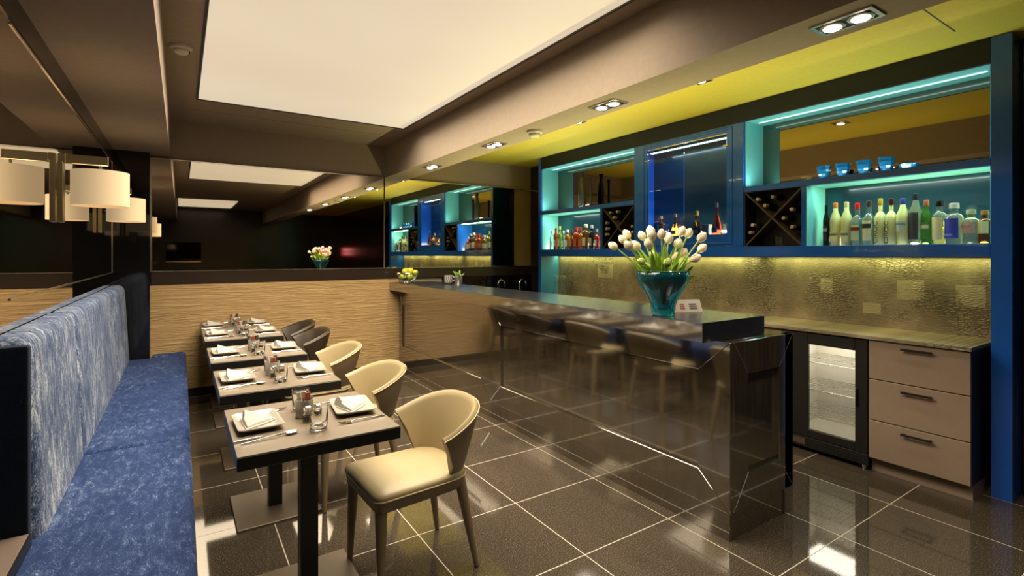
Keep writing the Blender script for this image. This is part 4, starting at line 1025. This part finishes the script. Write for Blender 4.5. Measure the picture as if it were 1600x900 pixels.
# far end of the bar: patterned mugs stack, steel canister with sprigs
t = thing('patterned_mug', 'white patterned mug standing on the bar before the mirror', 'mug', (2.60, 5.28, 1.1005))
MB().lathe([(0, 0), (.030, 0), (.034, .004), (.050, .02), (.052, .10), (.048, .10), (.046, .022), (0, .016)], seg=24).build('mug_body', M['white'], t)
b = MB()
for k in range(14):
    for z in (.035, .06, .083): b.box(-.0012, -.005, -.007, .0012, .005, .007, mat=Matrix.Rotation(2 * PI * (k + (z > .05) * .5) / 14, 4, 'Z') @ Matrix.Translation((.0525, 0, z)))
b.build('pattern_marks', flat((70, 60, 75)), t)
MB().tube([(.050, 0, .085), (.075, 0, .078), (.078, 0, .05), (.052, 0, .035)], .006, 8, mat=Matrix.Rotation(-.8, 4, 'Z')).build('handle', M['white'], t)
t = thing('steel_canister', 'steel canister of green sprigs on the bar beside the mug', 'canister', (2.58, 4.99, 1.1005))
MB().lathe([(0, 0), (.040, 0), (.042, .003), (.046, .115), (.043, .115), (.040, .006), (0, .005)], seg=24).build('canister_body', M['chrome'], t)
lf = MB()
for k in range(16):
    a = random.uniform(0, 2 * PI); r_ = random.uniform(.02, .07); leaf_blade(lf, (.01 * math.cos(a), .01 * math.sin(a), .09), (r_ * math.cos(a), r_ * math.sin(a), random.uniform(.14, .19)), .009, .008)
lf.build('sprigs', M['leaf'], t)

# ------------------------------------------------------------------ the far end of the room, seen in the mirrors only
t = thing('exit_sign', 'red lit sign on the wall behind, reflected in the mirror', 'sign', (3.95, YN + .01, 1.55))
MB().box(3.80, YN + .001, 1.40, 4.12, YN + .03, 1.68, .004, 1).build('sign_box', M['redglow'], t, t.location)
b = MB()
for k in range(4): b.box(3.84 + k * .062, YN + .03, 1.55, 3.88 + k * .062, YN + .033, 1.64)
for k in range(3): b.box(3.85 + k * .075, YN + .03, 1.45, 3.91 + k * .075, YN + .033, 1.50)
b.build('sign_marks', M['signmark'], t, t.location)
t = thing('wall_screen', 'black wall screen on the wall behind, reflected in the mirror', 'screen', (.1, YN + .01, 1.5))
MB().box(-.35, YN + .001, 1.25, .50, YN + .04, 1.80, .004, 1).build('screen_panel', M['blackgloss'], t, t.location)
MB().box(-.35, YN + .001, 1.225, .50, YN + .045, 1.25, .002, 1).build('bottom_rail', M['chrome'], t, t.location)

# ------------------------------------------------------------------ light, world, camera
for x, y in ((.6, -.6), (1.6, -.6), (.6, -1.6), (1.6, -1.6)):     # lamps over the unseen near part of the room
    spot('downlight_beam', (x, y, ZC - .02), 50, (1, .88, .70), 120, .8, r=.08)
for yc, ln in ((2.5, 1.8), (4.3, 1.7)):                          # added uplight, no known source, to brighten the lime ceiling
    area('added_uplight', (2.90, yc, .985), (.03, ln), 19, (1, .94, .46), (PI, -.12, 0), spread=120)
w = bpy.data.worlds.new('World'); sc.world = w; w.use_nodes = True
w.node_tree.nodes['Background'].inputs[0].default_value = (.9, .75, .55, 1); w.node_tree.nodes['Background'].inputs[1].default_value = .05
cam = bpy.data.cameras.new('Camera'); co = bpy.data.objects.new('Camera', cam); COL.objects.link(co)
co.location = (0, 0, 1.44); co.rotation_euler = (PI / 2, 0, -.583)
cam.sensor_width = 36; cam.lens = 785 / 1600 * 36; cam.shift_y = -52 / 1600; cam.clip_start = .02
sc.camera = co
sc.view_settings.view_transform = 'Standard'; sc.view_settings.look = 'None'; sc.view_settings.exposure = .16; sc.view_settings.gamma = 1; sc.view_settings.use_curve_mapping = False
cy = sc.cycles
cy.max_bounces = 14; cy.diffuse_bounces = 5; cy.glossy_bounces = 8; cy.transmission_bounces = 10; cy.caustics_reflective = False; cy.caustics_refractive = False
cy.sample_clamp_indirect = 6; cy.blur_glossy = .5
